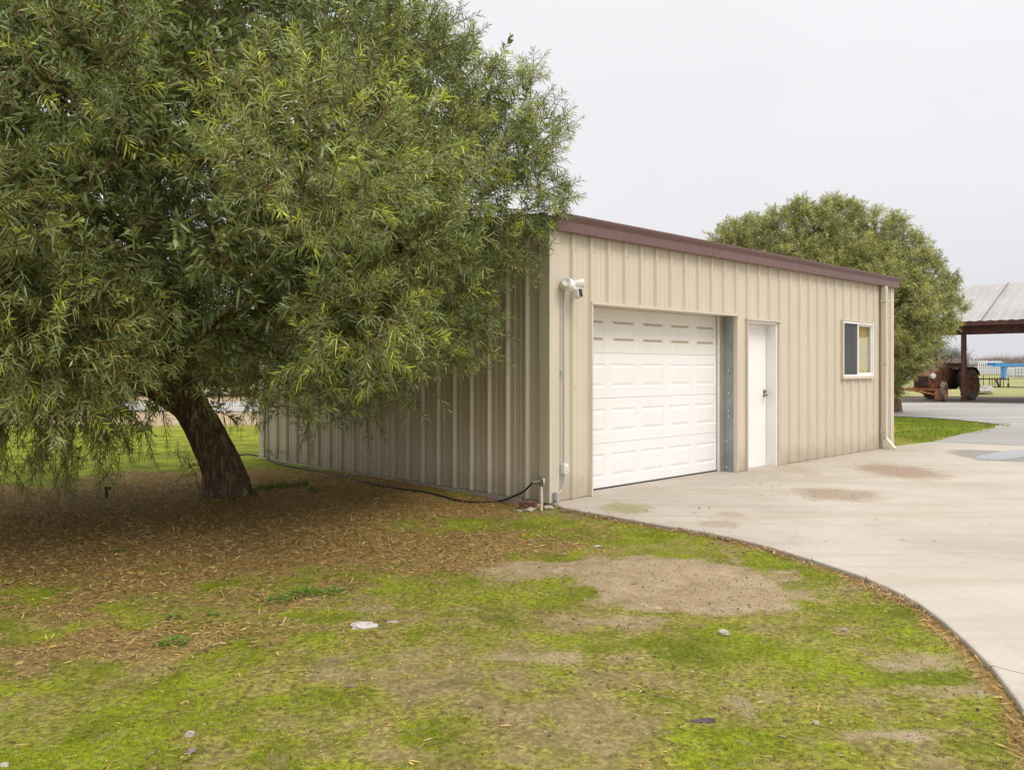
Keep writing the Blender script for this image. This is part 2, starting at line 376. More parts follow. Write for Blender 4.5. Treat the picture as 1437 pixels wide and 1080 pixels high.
def ground_z(x, y):
    x = np.asarray(x, float); y = np.asarray(y, float)
    z = -0.065 + (fbm(x, y, 0.55, 3, 5) - 0.5) * 0.055 + (fbm(x, y, 3.2, 4, 8) - 0.5) * 0.028 + (fbm(x, y, 14, 3, 9) - 0.5) * 0.010
    near = sstep(0.5, 0.05, edge_dist(x, y)); z = z * (1 - near) + (-0.03 + (fbm(x, y, 9, 3, 8) - 0.5) * 0.02) * near
    a, b = bld(x, y); nb = sstep(1.0, 0.0, np.abs(a)) * (b > -0.5); z = z + 0.045 * nb * sstep(0.4, 1.8, b)
    d = np.hypot(x - TREE[0], y - TREE[1]); z = z + 0.07 * np.exp(-(d / 0.75) ** 2)
    t = sstep(15, 24, y) ; z = z * (1 - t) + (-0.03 + 0.0 * z) * t
    fr = (x > 5) & (y > 12.5); z = np.where(fr, -0.03 + (fbm(x, y, 3, 3, 8) - 0.5) * 0.02, z)
    z = np.where(in_poly(x, y, DRIVE) & (edge_dist(x, y) > 0.03), -0.075, z)
    # low bank of the field behind the barn
    z = z + 0.0
    return z

def axis_pts(lo, hi, step, far_lo, far_hi, g=1.16):
    mid = list(np.arange(lo, hi + 1e-6, step)); s = step; a = []; x = lo
    while x > far_lo: s *= g; x -= s; a.append(x)
    s = step; b = []; x = hi
    while x < far_hi: s *= g; x += s; b.append(x)
    return np.array(a[::-1] + mid + b)
xs = axis_pts(-5.4, 3.0, 0.035, -900, 900, 1.12); ys = axis_pts(2.4, 9.6, 0.035, -60, 1500, 1.10)
gx, gy = np.meshgrid(xs, ys); gz = ground_z(gx, gy)
mo, di, li = covers(gx, gy)
nx, ny = len(xs), len(ys); idx = np.arange(nx * ny).reshape(ny, nx)
q = np.stack([idx[:-1, :-1], idx[:-1, 1:], idx[1:, 1:], idx[1:, :-1]], -1).reshape(-1, 4)
def ground_mat():
    m, nt, b = mat_new('yard_ground'); pos = wpos(nt)
    at = N(nt, 'ShaderNodeAttribute', attribute_name='tint'); sp = N(nt, 'ShaderNodeSeparateColor'); nt.links.new(at.outputs['Color'], sp.inputs[0])
    mossA, dirtA, litA = sp.outputs[0], sp.outputs[1], sp.outputs[2]
    nf = noise(nt, pos, 34, 7, 0.72); nm = noise(nt, pos, 7, 7, 0.68); nl = noise(nt, pos, 1.7, 5, 0.6); nff = noise(nt, pos, 130, 4, 0.7)
    soil = ramp(nt, mth(nt, 'ADD', mth(nt, 'MULTIPLY', nf, 0.6), mth(nt, 'MULTIPLY', nm, 0.4)), [(0.34, (0.10, 0.072, 0.025)), (0.5, (0.235, 0.18, 0.08)), (0.66, (0.40, 0.325, 0.19))])
    sand = ramp(nt, mth(nt, 'ADD', mth(nt, 'MULTIPLY', nff, 0.45), mth(nt, 'MULTIPLY', nm, 0.55)), [(0.33, (0.21, 0.145, 0.08)), (0.5, (0.34, 0.255, 0.16)), (0.68, (0.46, 0.37, 0.25))])
    green = ramp(nt, mth(nt, 'ADD', mth(nt, 'MULTIPLY', nf, 0.55), mth(nt, 'MULTIPLY', nl, 0.45)), [(0.36, (0.05, 0.06, 0.005)), (0.5, (0.165, 0.192, 0.010)), (0.62, (0.31, 0.345, 0.02))])
    olive = ramp(nt, nf, [(0.36, (0.07, 0.06, 0.012)), (0.5, (0.215, 0.195, 0.035)), (0.64, (0.37, 0.335, 0.10))])
    litc = ramp(nt, mth(nt, 'ADD', mth(nt, 'MULTIPLY', nf, 0.7), mth(nt, 'MULTIPLY', nff, 0.3)), [(0.36, (0.085, 0.054, 0.018)), (0.5, (0.245, 0.155, 0.055)), (0.64, (0.42, 0.29, 0.12))])
    # soil < olive film < moss, by ragged thresholds
    def thr(v, nz, lo, hi, amp):
        t = mth(nt, 'ADD', v, mth(nt, 'MULTIPLY', mth(nt, 'SUBTRACT', nz, 0.5), amp))
        mr = N(nt, 'ShaderNodeMapRange', interpolation_type='SMOOTHSTEP'); mr.inputs['From Min'].default_value = lo; mr.inputs['From Max'].default_value = hi
        nt.links.new(t, mr.inputs['Value']); return mr.outputs[0]
    c = mix(nt, thr(mossA, mth(nt, 'ADD', mth(nt, 'MULTIPLY', nm, 0.5), mth(nt, 'MULTIPLY', nf, 0.5)), -0.1, 0.5, 1.8), soil, olive)
    c = mix(nt, thr(mossA, mth(nt, 'ADD', mth(nt, 'MULTIPLY', nm, 0.5), mth(nt, 'MULTIPLY', nf, 0.5)), 0.30, 1.10, 2.6), c, green)
    n35 = noise(nt, pos, 4.2, 8, 0.72, 0.4)
    c = mix(nt, mth(nt, 'MULTIPLY', ramp(nt, n35, [(0.50, (0, 0, 0)), (0.62, (1, 1, 1))]), 0.42), c, (0.10, 0.085, 0.022))
    n36 = noise(nt, pos, 11, 7, 0.75, 0.5)
    c = mix(nt, mth(nt, 'MULTIPLY', ramp(nt, n36, [(0.55, (0, 0, 0)), (0.66, (1, 1, 1))]), 0.5), c, (0.30, 0.235, 0.13))
    c = mix(nt, thr(dirtA, mth(nt, 'ADD', mth(nt, 'MULTIPLY', nm, 0.6), mth(nt, 'MULTIPLY', nf, 0.4)), 0.15, 0.85, 1.5), c, sand)
    c = mix(nt, thr(litA, nf, 0.15, 0.85, 1.6), c, litc)
    nt.links.new(c, b.inputs['Base Color']); b.inputs['Roughness'].default_value = 0.92; b.inputs['Specular IOR Level'].default_value = 0.12
    h = mth(nt, 'ADD', mth(nt, 'MULTIPLY', nf, 0.7), mth(nt, 'MULTIPLY', nff, 0.3)); bump(nt, b, h, 0.8, 0.02); return m
M_ground = ground_mat()
g = np_mesh('ground', np.stack([gx.ravel(), gy.ravel(), gz.ravel()], -1), q, np.stack([mo.ravel(), di.ravel(), li.ravel()], -1), M_ground, True)
tag(g, kind='structure')

def concrete_mat():
    m, nt, b = mat_new('driveway_concrete'); pos = wpos(nt)
    n1 = noise(nt, pos, 0.55, 6, 0.6, 0.6); n2 = noise(nt, pos, 6, 7, 0.65); n3 = noise(nt, pos, 60, 5, 0.7)
    base = ramp(nt, n1, [(0.3, (0.35, 0.303, 0.25)), (0.55, (0.44, 0.388, 0.33)), (0.75, (0.49, 0.44, 0.385))])
    base = mix(nt, 0.2, base, ramp(nt, n3, [(0.3, (0.22, 0.2, 0.17)), (0.7, (0.6, 0.56, 0.5))]))
    st = N(nt, 'ShaderNodeMapping'); st.inputs['Rotation'].default_value = (0, 0, -0.1); st.inputs['Scale'].default_value = (0.35, 2.6, 1); nt.links.new(pos, st.inputs[0])
    ns = noise(nt, st.outputs[0], 1.0, 6, 0.6, 0.5)
    base = mix(nt, mth(nt, 'MULTIPLY', ramp(nt, ns, [(0.46, (0, 0, 0)), (0.66, (1, 1, 1))]), 0.45), base, (0.33, 0.27, 0.20))
    base = mix(nt, mth(nt, 'MULTIPLY', ramp(nt, n2, [(0.52, (0, 0, 0)), (0.72, (1, 1, 1))]), 0.32), base, (0.28, 0.235, 0.175))
    def st_(x0, y0, x1, y1, col, amt, **kw):
        nonlocal base
        (ax, ay), (bx, by) = G(x0, (y0 + y1) / 2), G(x1, (y0 + y1) / 2); cy0 = G(0, y0)[1]; cy1 = G(0, y1)[1]
        mk = ell_mask(nt, pos, (ax + bx) / 2, (cy0 + cy1) / 2, (bx - ax) / 2, abs(cy0 - cy1) / 2, **kw)
        base = mix(nt, mth(nt, 'MULTIPLY', mk, amt), base, col)
    st_(1205, 649, 1330, 675, (0.25, 0.17, 0.11), 0.75, nsc=3.2, namp=0.55)
    st_(1105, 682, 1250, 706, (0.26, 0.185, 0.12), 0.7, nsc=3.2, namp=0.55)
    st_(975, 730, 1045, 742, (0.28, 0.2, 0.12), 0.5, nsc=2.5)
    st_(1000, 716, 1055, 726, (0.3, 0.23, 0.15), 0.5, nsc=2.5)
    st_(840, 704, 920, 722, (0.22, 0.21, 0.05), 0.65, nsc=6, namp=1.0)
    st_(1080, 650, 1150, 668, (0.34, 0.27, 0.18), 0.5, nsc=3)
    st_(1335, 630, 1480, 650, (0.2, 0.19, 0.18), 0.8, nsc=0.9, namp=0.35, soft=0.2)
    # saw-cut joints
    def joint(p0, p1, wd=0.008):
        nonlocal base
        d = np.array(p1) - np.array(p0); L = np.hypot(*d); d = d / L; nr = np.array([-d[1], d[0]])
        dot = N(nt, 'ShaderNodeVectorMath', operation='DOT_PRODUCT'); nt.links.new(pos, dot.inputs[0]); dot.inputs[1].default_value = (nr[0], nr[1], 0)
        off = nr[0] * p0[0] + nr[1] * p0[1]
        wob = mth(nt, 'MULTIPLY', mth(nt, 'SUBTRACT', noise(nt, pos, 2.5, 3), 0.5), 0.03)
        dd = mth(nt, 'ABSOLUTE', mth(nt, 'ADD', mth(nt, 'SUBTRACT', dot.outputs['Value'], off), wob))
        k = mth(nt, 'LESS_THAN', dd, wd); base = mix(nt, mth(nt, 'MULTIPLY', k, 0.75), base, (0.09, 0.07, 0.05))
    joint(G(1394, 934), G(1437, 945), 0.005)
    joint(tuple(W(4.9, 0)), tuple(W(4.9, -6)), 0.004)
    nt.links.new(base, b.inputs['Base Color']); b.inputs['Roughness'].default_value = 0.75; b.inputs['Specular IOR Level'].default_value = 0.25
    bump(nt, b, mth(nt, 'ADD', mth(nt, 'MULTIPLY', n2, 0.5), mth(nt, 'MULTIPLY', n3, 0.5)), 0.35, 0.006); return m
M_conc = concrete_mat()
mb = MB(); mb.prism(DRIVE, -0.16, 0.0)
me_o = mb.build('driveway', M_conc); tag(me_o, kind='structure')
bev = me_o.modifiers.new('b', 'BEVEL'); bev.width = 0.012; bev.segments = 2; bev.limit_method = 'ANGLE'

def gravel_mat(name, c1, c2, c3, sc=3):
    m, nt, b = mat_new(name); pos = wpos(nt)
    st = N(nt, 'ShaderNodeMapping'); st.inputs['Scale'].default_value = (0.3, 1.6, 1); nt.links.new(pos, st.inputs[0])
    n1 = noise(nt, st.outputs[0], 0.5, 6, 0.62); n2 = noise(nt, pos, 9, 6, 0.7)
    base = ramp(nt, mth(nt, 'ADD', mth(nt, 'MULTIPLY', n1, 0.65), mth(nt, 'MULTIPLY', n2, 0.35)), [(0.35, c1), (0.52, c2), (0.68, c3)])
    nt.links.new(base, b.inputs['Base Color']); b.inputs['Roughness'].default_value = 0.85
    bump(nt, b, n2, 0.4, 0.01); return m
M_road = gravel_mat('road_gravel', (0.20, 0.185, 0.17), (0.33, 0.31, 0.30), (0.43, 0.405, 0.395))
M_apron = gravel_mat('apron_asphalt', (0.22, 0.205, 0.19), (0.29, 0.27, 0.255), (0.36, 0.34, 0.32))
M_dirt = gravel_mat('barn_dirt', (0.05, 0.035, 0.025), (0.11, 0.08, 0.06), (0.19, 0.145, 0.11))
M_field = gravel_mat('field_grass', (0.12, 0.13, 0.03), (0.26, 0.25, 0.075), (0.40, 0.34, 0.18))
def sheet(name, poly, z, mat, wob=0.0):
    pts = []
    for i in range(len(poly)):
        a = np.array(poly[i]); b2 = np.array(poly[(i + 1) % len(poly)]); L = np.hypot(*(b2 - a)); n = max(1, min(60, int(L / 0.6))) if wob else 1
        for k in range(n):
            p = a + (b2 - a) * k / n
            if wob and k: p = p + (np.array([vnoise(p[0] * 1.3, p[1] * 1.3, 4), vnoise(p[0] * 1.3, p[1] * 1.3, 9)]) - 0.5) * wob
            pts.append((float(p[0]), float(p[1]), z))
    me = bpy.data.meshes.new(name); me.from_pydata(pts, [], [tuple(range(len(pts)))]); me.update()
    o = link(name, me, mat); tag(o, kind='structure'); return o
sheet('road', [(-90, 29.5), (-12.7, 28.3), (0, 26.6), G(1251, 583.5), G(1300, 585), G(1340, 588), G(1375, 591.5), G(1402, 594.5), G(1396, 600), G(1370, 605), G(1335, 613), G(1304, 620.4), G(1437, 626.6), (40, G(1437, 626)[1] - 2.1), (60, 28.0), (45, 33), (25, 34.6), (14, 35.5), (-16, 36), (-90, 38)], -0.008, M_road, 0.5)
sheet('yard_apron', [G(1306, 620.6), G(1337, 612), G(1372, 604), G(1400, 599.5), G(1437, 600), (30, 17.5), (34, 12.5), G(1437, 626.8)], -0.002, M_apron, 0.2)
sheet('barn_floor', [(15.5, 36.6), (17.6, 35.4), (22, 33.6), (26, 32.3), (60, 20), (80, 40), (40, 47), (26, 41.5), (16, 41.5)], -0.004, M_dirt, 0.6)
sheet('field', [(8, 42.5), (24, 42.5), (45, 48), (200, 60), (500, 420), (-300, 420), (-30, 60)], -0.012, M_field, 0.0)
def water_mat():
    m, nt, b = mat_new('puddle_water'); b.inputs['Base Color'].default_value = (0.2, 0.2, 0.2, 1); b.inputs['Roughness'].default_value = 0.04
    b.inputs['IOR'].default_value = 1.33; b.inputs['Specular IOR Level'].default_value = 1.0
    return m
pd = [(1366, 644), (1372, 640), (1388, 637), (1402, 634), (1418, 631.5), (1437, 631), (1462, 632), (1470, 638), (1452, 642), (1437, 641), (1425, 643.5), (1404, 645.5), (1385, 646)]
sheet('puddle', [tuple(v)[:2] for v in smooth_pts([(*G(*p), 0) for p in pd + pd[:1]], 6)[:-1]], 0.004, water_mat())

# ------------------------------------------------------------------ the metal building
BLD = empty('metal_building', (A[0], A[1], 0), ROT)
tag(BLD, 'long low beige ribbed metal garage building with brown roof edge beside the big tree', 'building')
def rib_profile(L, first, sp=0.3048):
    pts = [(0.0, 0.0)]; s = first
    while s < L - 0.05:
        for dx, h in ((-0.034, 0.0), (-0.013, 0.032), (0.013, 0.032), (0.034, 0.0), (0.088, 0.0), (0.098, 0.006), (0.112, 0.006), (0.122, 0.0), (0.182, 0.0), (0.192, 0.006), (0.206, 0.006), (0.216, 0.0)):
            if 0 < s + dx < L: pts.append((s + dx, h))
        s += sp
    pts.append((L, 0.0)); return pts
def rib_wall(name, L, first, z0, z1, openings, place, parent, screws=True):
    pr = rib_profile(L, first); xs = [p[0] for p in pr]
    br = sorted(set([round(x, 5) for x in xs] + [o[i] for o in openings for i in (0, 1)]))
    hh = np.interp(br, xs, [p[1] for p in pr]); mb = MB()
    for i in range(len(br) - 1):
        a, b2 = br[i], br[i + 1]; mid = (a + b2) / 2; segs = [(z0, z1)]
        for (o0, o1, oz0, oz1) in openings:
            if o0 < mid < o1:
                segs = [(z0, oz0)] * (oz0 > z0 + 0.01) + [(oz1, z1)]
        for (za, zb) in segs:
            mb.add([place(a, hh[i], za), place(b2, hh[i + 1], za), place(b2, hh[i + 1], zb), place(a, hh[i], zb)], [(0, 1, 2, 3)])
    if screws:
        s = first
        while s < L - 0.05:
            for zz in (0.12, 1.2, 1.95, 2.72):
                x = s + 0.055
                if any(o0 - .05 < x < o1 + .05 and oz0 < zz < oz1 for (o0, o1, oz0, oz1) in openings): continue
                c = place(x, 0.006, zz); vs = [place(x + 0.008 * math.cos(k * PI / 3), 0.009, zz + 0.008 * math.sin(k * PI / 3)) for k in range(6)]
                mb.add(vs, [tuple(range(6))], 1)
            s += 0.3048
    return mb.build(name, [M_wall, M_screw], parent)
GO = (0.67, 3.70, 0.0, 2.135); DO = (3.995, 4.865, 0.0, 2.095); WO = (6.985, 8.195, 1.285, 2.205)
rib_wall('front_wall', 9.05, 0.35, 0.006, 2.96, [GO, DO, WO], lambda s, h, z: Vector((s, -h, z)), BLD)
rib_wall('side_wall', 6.33, 0.33, 0.006, 3.0, [], lambda s, h, z: Vector((-h, s, z)), BLD)
for sx_ in (0.0, 9.05):                              # gable infill above the end walls
    mb = MB()
    mb.add([Vector((sx_, 0, 2.96)), Vector((sx_, 6.33, 2.96)), Vector((sx_, 6.33, 3.02)), Vector((sx_, 3.16, 3.28)), Vector((sx_, 0, 3.02))], [(0, 1, 2, 3, 4)]); mb.build('gable', M_wall, BLD)
rib_wall('end_wall', 6.33, 0.3, 0.006, 3.0, [], lambda s, h, z: Vector((9.05 + h, s, z)), BLD, False)
rib_wall('back_wall', 9.05, 0.3, 0.006, 2.96, [], lambda s, h, z: Vector((s, 6.33 + h, z)), BLD, False)
mb = MB(); mb.box(-0.035, 9.09, 0.402, 6.42, -0.3, 0.0)
fo = mb.build('foundation', M_conc, BLD)
mb = MB()                                            # roof sheets, low gable
for (ya, za, yb, zb) in ((-0.06, 3.03, 3.165, 3.30), (3.165, 3.30, 6.39, 3.03)):
    mb.add([Vector((-0.06, ya, za)), Vector((9.1, ya, za)), Vector((9.1, yb, zb)), Vector((-0.06, yb, zb)), Vector((-0.06, ya, za - 0.03)), Vector((9.1, ya, za - 0.03)), Vector((9.1, yb, zb - 0.03)), Vector((-0.06, yb, zb - 0.03))],
           [(0, 1, 2, 3), (7, 6, 5, 4), (0, 4, 5, 1), (1, 5, 6, 2), (3, 2, 6, 7), (0, 3, 7, 4)])
mb.build('roof', M_brown, BLD)
# eave gutter: moulded profile swept along the front
prof = [(-0.045, 2.873), (-0.10, 2.873), (-0.108, 2.88), (-0.108, 2.985), (-0.122, 3.0), (-0.145, 3.03), (-0.15, 3.045), (-0.15, 3.058), (-0.135, 3.058), (-0.05, 3.05)]
mb = MB(); n = len(prof)
x0, x1 = -0.01, 9.12
vs = [Vector((x0, y, z)) for y, z in prof] + [Vector((x1, y, z)) for y, z in prof]
mb.add(vs, [(i, (i + 1) % n, n + (i + 1) % n, n + i)[::-1] for i in range(n)] + [tuple(range(n)), tuple(reversed(range(n, 2 * n)))])
for jx in (3.0, 6.1):                               # lap joints
    vs = [Vector((jx, y * 1.02 - .001, z + (-.002 if z < 2.9 else .002))) for y, z in prof] + [Vector((jx + 0.05, y * 1.02 - .001, z + (-.002 if z < 2.9 else .002))) for y, z in prof]
    mb.add(vs, [(i, (i + 1) % n, n + (i + 1) % n, n + i)[::-1] for i in range(n)] + [tuple(range(n)), tuple(reversed(range(n, 2 * n)))])
mb.build('gutter', M_brown, BLD)
mb = MB(); mb.box(-0.04, 9.06, -0.042, 0.0, 2.925, 3.015); mb.build('eave_trim', M_brown, BLD)
mb = MB()                                            # rake trim up the left slope
for (ya, za, yb, zb) in ((-0.045, 2.89, 3.165, 3.16), (3.165, 3.16, 6.42, 2.89)):
    mb.add([Vector((x, y, z + dz)) for x in (-0.085, -0.062) for (y, z) in ((ya, za), (yb, zb)) for dz in (0, 0.165)], [(0, 1, 3, 2), (4, 6, 7, 5), (0, 4, 5, 1), (2, 3, 7, 6), (0, 2, 6, 4), (1, 5, 7, 3)])
mb.build('rake_trim', M_brown, BLD)
for (cx, cy, sx, sy) in ((0, 0, 1, 1), (9.05, 0, -1, 1), (0, 6.33, 1, -1)):
    mb = MB(); t = 0.036; o = 0.002
    pl = [(-t, -t), (0.115, -t), (0.115, -0.001), (0.0, -0.001), (0.0, 0.115), (-t, 0.115)]
    pl = [(cx + sx * x, cy + sy * y) for x, y in pl]
    if sx * sy < 0: pl = pl[::-1]
    mb.prism(pl, 0.003, 2.92); mb.build('corner_trim', M_trim, BLD)
# trims round the openings
mb = MB()
mb.box(GO[0] - 0.03, GO[1] + 0.03, -0.048, 0.02, 2.135, 2.165); mb.box(GO[0] - 0.028, GO[0], -0.04, 0.05, 0.004, 2.134); mb.box(GO[1], GO[1] + 0.028, -0.04, 0.02, 0.004, 2.134)
mb.build('garage_trim', M_trim, BLD)
mb = MB(); mb.box(DO[0] - 0.03, DO[1] + 0.06, -0.045, 0.02, 2.095, 2.12); mb.box(DO[0] - 0.022, DO[0], -0.038, 0.02, 0.004, 2.094); mb.box(DO[1], DO[1] + 0.022, -0.038, 0.02, 0.004, 2.094)
mb.build('door_trim', M_trim, BLD)
# garage recess
mb = MB(); mb.box(GO[1] + 0.001, GO[1] + 0.03, 0.022, 0.185, 0.0, 2.134); mb.box(GO[1] - 0.025, GO[1], 0.165, 0.187, 0.0, 2.134)
sj = mb.build('steel_jamb', M_galv, BLD)
mb = MB(); mb.box(GO[0] - 0.03, GO[0] - 0.001, 0.052, 0.185, 0.0, 2.134); mb.build('steel_jamb', M_galv, BLD)
for zz in (0.06, 0.42, 0.76, 0.83, 1.08, 1.40):
    mb = MB(); mb.lathe([(0.0, 0.010), (0.009, 0.010), (0.012, 0.004), (0.012, 0)], Matrix.Translation((GO[1] + 0.001, 0.10 + (0.03 if zz in (.06, .42) else 0), zz)) @ Matrix.Rotation(-PI / 2, 4, 'Y'), 8)
    mb.build('bolt', M_bolt, sj)
mb = MB(); mb.box(GO[1] - 0.012, GO[1] + 0.02, 0.19, 0.30, 0.0, 2.134); mb.box(GO[1] - 0.05, GO[1] - 0.012, 0.225, 0.245, 0.0, 2.134, 1)
mb.build('wood_jamb', [M_wood, M_vinyl], BLD)
mb = MB(); mb.box(GO[0] - 0.02, GO[0] + 0.012, 0.19, 0.30, 0.0, 2.134); mb.build('wood_jamb', M_wood, BLD)
mb = MB(); mb.box(GO[0] - 0.02, GO[1] + 0.02, 0.022, 0.30, 2.137, 2.2); mb.build('garage_header', M_trim, BLD)
# sectional garage door
GD = empty('garage_door', (0, 0, 0)); GD.parent = BLD
cols_ = [(0.765 + 0.593 * k, 0.765 + 0.593 * k + 0.475) for k in range(5)]
for r in range(4):
    z0 = 0.006 + r * 0.533; z1 = z0 + 0.529; mb = MB(); y = 0.262
    xb = [GO[0] + 0.005]; 
    for a, b2 in cols_: xb += [a, b2]
    xb.append(GO[1] - 0.012); zb = [z0, z0 + 0.125, z1 - 0.125, z1]
    for i in range(len(xb) - 1):
        for j in range(3):
            if j == 1 and i % 2 == 1:
                a, b2, c, d = xb[i], xb[i + 1], zb[1], zb[2]; rings = []
                for (ins, dep) in ((0, 0), (0.010, 0.006), (0.024, 0.006), (0.055, -0.001)):
                    rings.append([Vector((a + ins, y + dep, c + ins)), Vector((b2 - ins, y + dep, c + ins)), Vector((b2 - ins, y + dep, d - ins)), Vector((a + ins, y + dep, d - ins))])
                for k in range(3):
                    for e in range(4):
                        mb.add(rings[k] + rings[k + 1], [(e, (e + 1) % 4, 4 + (e + 1) % 4, 4 + e)], 1 if (r == 3 and k == 2 and e in (0, 2)) else 0)
                mb.add(rings[3], [(0, 1, 2, 3)])
            else:
                mb.add([Vector((xb[i], y, zb[j])), Vector((xb[i + 1], y, zb[j])), Vector((xb[i + 1], y, zb[j + 1])), Vector((xb[i], y, zb[j + 1]))], [(0, 1, 2, 3)])
    for zz, s_ in ((z0, 1), (z1, -1)):
        q4 = [Vector((xb[0], y, zz)), Vector((xb[-1], y, zz)), Vector((xb[-1], y + 0.02, zz - s_ * 0.003)), Vector((xb[0], y + 0.02, zz - s_ * 0.003))]
        mb.add(q4, [(0, 1, 2, 3)])
    mb.build('door_section', [M_gdoor_top if r == 3 else M_gdoor, M_dust], GD)
mb = MB(); mb.box(GO[0], GO[1], 0.275, 0.31, 0.0, 2.14); mb.build('backing', M_dark, GD)
mb = MB(); mb.box(GO[0] + 0.01, GO[1] - 0.02, 0.250, 0.274, 0.0005, 0.016); mb.build('bottom_seal', M_black, GD)
# pedestrian door
DR = empty('entry_door', (0, 0, 0)); DR.parent = BLD
mb = MB(); mb.box(DO[0] + 0.03, DO[1] - 0.045, 0.15, 0.19, 0.02, 2.06); mb.build('door_leaf', M_door, DR)
mb = MB(); mb.box(DO[1] - 0.04, DO[1] - 0.001, -0.005, 0.20, 0.0, 2.093); mb.box(DO[0] + 0.001, DO[0] + 0.027, -0.005, 0.20, 0.0, 2.093); mb.box(DO[0] + 0.027, DO[1] - 0.04, -0.003, 0.199, 2.063, 2.093)
mb.box(DO[0] + 0.0, DO[1], 0.14, 0.2, 0.0003, 0.017); mb.build('door_frame', M_door, DR)
mb = MB(); hx = DO[1] - 0.11
mb.lathe([(0.0, 0.012), (0.026, 0.012), (0.033, 0.0)], Matrix.Translation((hx, 0.149, 1.03)) @ Matrix.Rotation(PI / 2, 4, 'X'), 16)
mb.tube([(hx, 0.15, 1.03), (hx, 0.09, 1.03), (hx - 0.02, 0.083, 1.03), (hx - 0.11, 0.085, 1.025)], [0.012, 0.012, 0.011, 0.008], 8)
mb.lathe([(0.0, 0.03), (0.024, 0.03), (0.026, 0.0)], Matrix.Translation((hx, 0.149, 1.09)) @ Matrix.Rotation(PI / 2, 4, 'X'), 16)
mb.build('handle', M_handle, DR)
# window
WN = empty('window', (0, 0, 0)); WN.parent = BLD
x0, x1, z0, z1 = WO; mb = MB()
mb.box(x0, x1, -0.042, 0.05, z1 - 0.035, z1); mb.box(x0, x0 + 0.035, -0.042, 0.05, z0 + 0.035, z1 - 0.035); mb.box(x1 - 0.035, x1, -0.042, 0.05, z0 + 0.035, z1 - 0.035); mb.box(x0, x1, -0.042, 0.05, z0, z0 + 0.035)
mb.build('window_frame', M_vinyl, WN)
xm = (x0 + x1) / 2 - 0.03; mb = MB()
mb.box(xm, xm + 0.045, -0.030, 0.03, z0 + 0.035, z1 - 0.035)
for (a, b2) in ((xm + 0.045, x1 - 0.035),):
    mb.box(a, b2, -0.018, 0.012, z1 - 0.065, z1 - 0.035); mb.box(a, b2, -0.018, 0.012, z0 + 0.035, z0 + 0.065); mb.box(b2 - 0.03, b2, -0.018, 0.012, z0 + 0.065, z1 - 0.065)
mb.build('sash', M_vinyl, WN)
mb = MB(); mb.box(xm + 0.045, x1 - 0.065, -0.008, -0.003, z0 + 0.065, z1 - 0.065); mb.build('pane', M_glass, WN)
mb = MB(); mb.box(x0 + 0.035, xm, 0.012, 0.016, z0 + 0.035, z1 - 0.035); mb.build('pane', M_glass, WN)
def screen_mat():
    m, nt, b = mat_new('insect_screen'); out = nt.nodes['Material Output']
    b.inputs['Base Color'].default_value = (0.1, 0.105, 0.11, 1); b.inputs['Roughness'].default_value = 0.6
    t = N(nt, 'ShaderNodeBsdfTransparent'); ms = N(nt, 'ShaderNodeMixShader'); ms.inputs[0].default_value = 0.55
    nt.links.new(t.outputs[0], ms.inputs[1]); nt.links.new(b.outputs[0], ms.inputs[2]); nt.links.new(ms.outputs[0], out.inputs['Surface']); return m
mb = MB(); mb.box(x0 + 0.035, xm, -0.020, -0.018, z0 + 0.035, z1 - 0.035); mb.build('insect_screen', screen_mat(), WN)
mb = MB(); mb.box(x0 - 0.015, x1 + 0.01, -0.06, 0.0, z0 - 0.035, z0 - 0.002); mb.box(x0 - 0.015, x1 + 0.01, -0.05, 0.0, z1 + 0.002, z1 + 0.02); mb.box(x0 - 0.015, x0 - 0.002, -0.05, 0, z0 - 0.002, z1 + 0.002); mb.build('sill', M_trim, WN)
def curtain_mat():
    m, nt, b = mat_new('patterned_curtain'); c = coords(nt)
    n1 = noise(nt, coords(nt, 'Object', (2, 1, 1)), 5.0, 4, 0.6, 0.8)
    base = ramp(nt, n1, [(0.25, (0.3, 0.38, 0.28)), (0.4, (0.8, 0.66, 0.38)), (0.5, (0.9, 0.6, 0.2)), (0.6, (0.85, 0.68, 0.42)), (0.75, (0.8, 0.4, 0.25))])
    nt.links.new(base, b.inputs['Base Color']); b.inputs['Roughness'].default_value = 0.9; return m
mb = MB(); vs = []; nn = 60
for k in range(nn + 1):
    xx = xm + 0.10 + (x1 - xm - 0.12) * k / nn; yy = 0.045 + 0.010 * math.sin(k * 0.75)
    vs += [Vector((xx, yy, z0 + 0.0)), Vector((xx, yy, z1 - 0.02))]
mb.add(vs, [(2 * k, 2 * k + 2, 2 * k + 3, 2 * k + 1) for k in range(nn)], 0, True); mb.build('curtain', curtain_mat(), WN)
mb = MB(); mb.box(x0 - 0.3, x1 + 0.3, 0.7, 0.72, z0 - 0.3, z1 + 0.3); mb.build('dark_room_sheet', M_dark, WN)  # near-black sheet standing in for the unlit room behind the glass
# downspout
mb = MB(); mb.box(8.50, 8.60, -0.125, -0.038, 0.17, 2.875, bev=0.008)
for zz in (0.3, 1.5, 2.6): mb.box(8.485, 8.615, -0.13, -0.034, zz, zz + 0.03)
ds = mb.build('downspout', M_trim, BLD)
mb = MB(); Mx = Matrix.Translation((8.55, -0.085, 0.175)) @ Matrix.Rotation(math.radians(-42), 4, 'X')
mb.box(-0.05, 0.05, -0.045, 0.045, -0.24, 0.03, 0, Mx, 0.008); mb.build('spout_elbow', plain('pale_trim', (0.68, 0.62, 0.5)), ds)

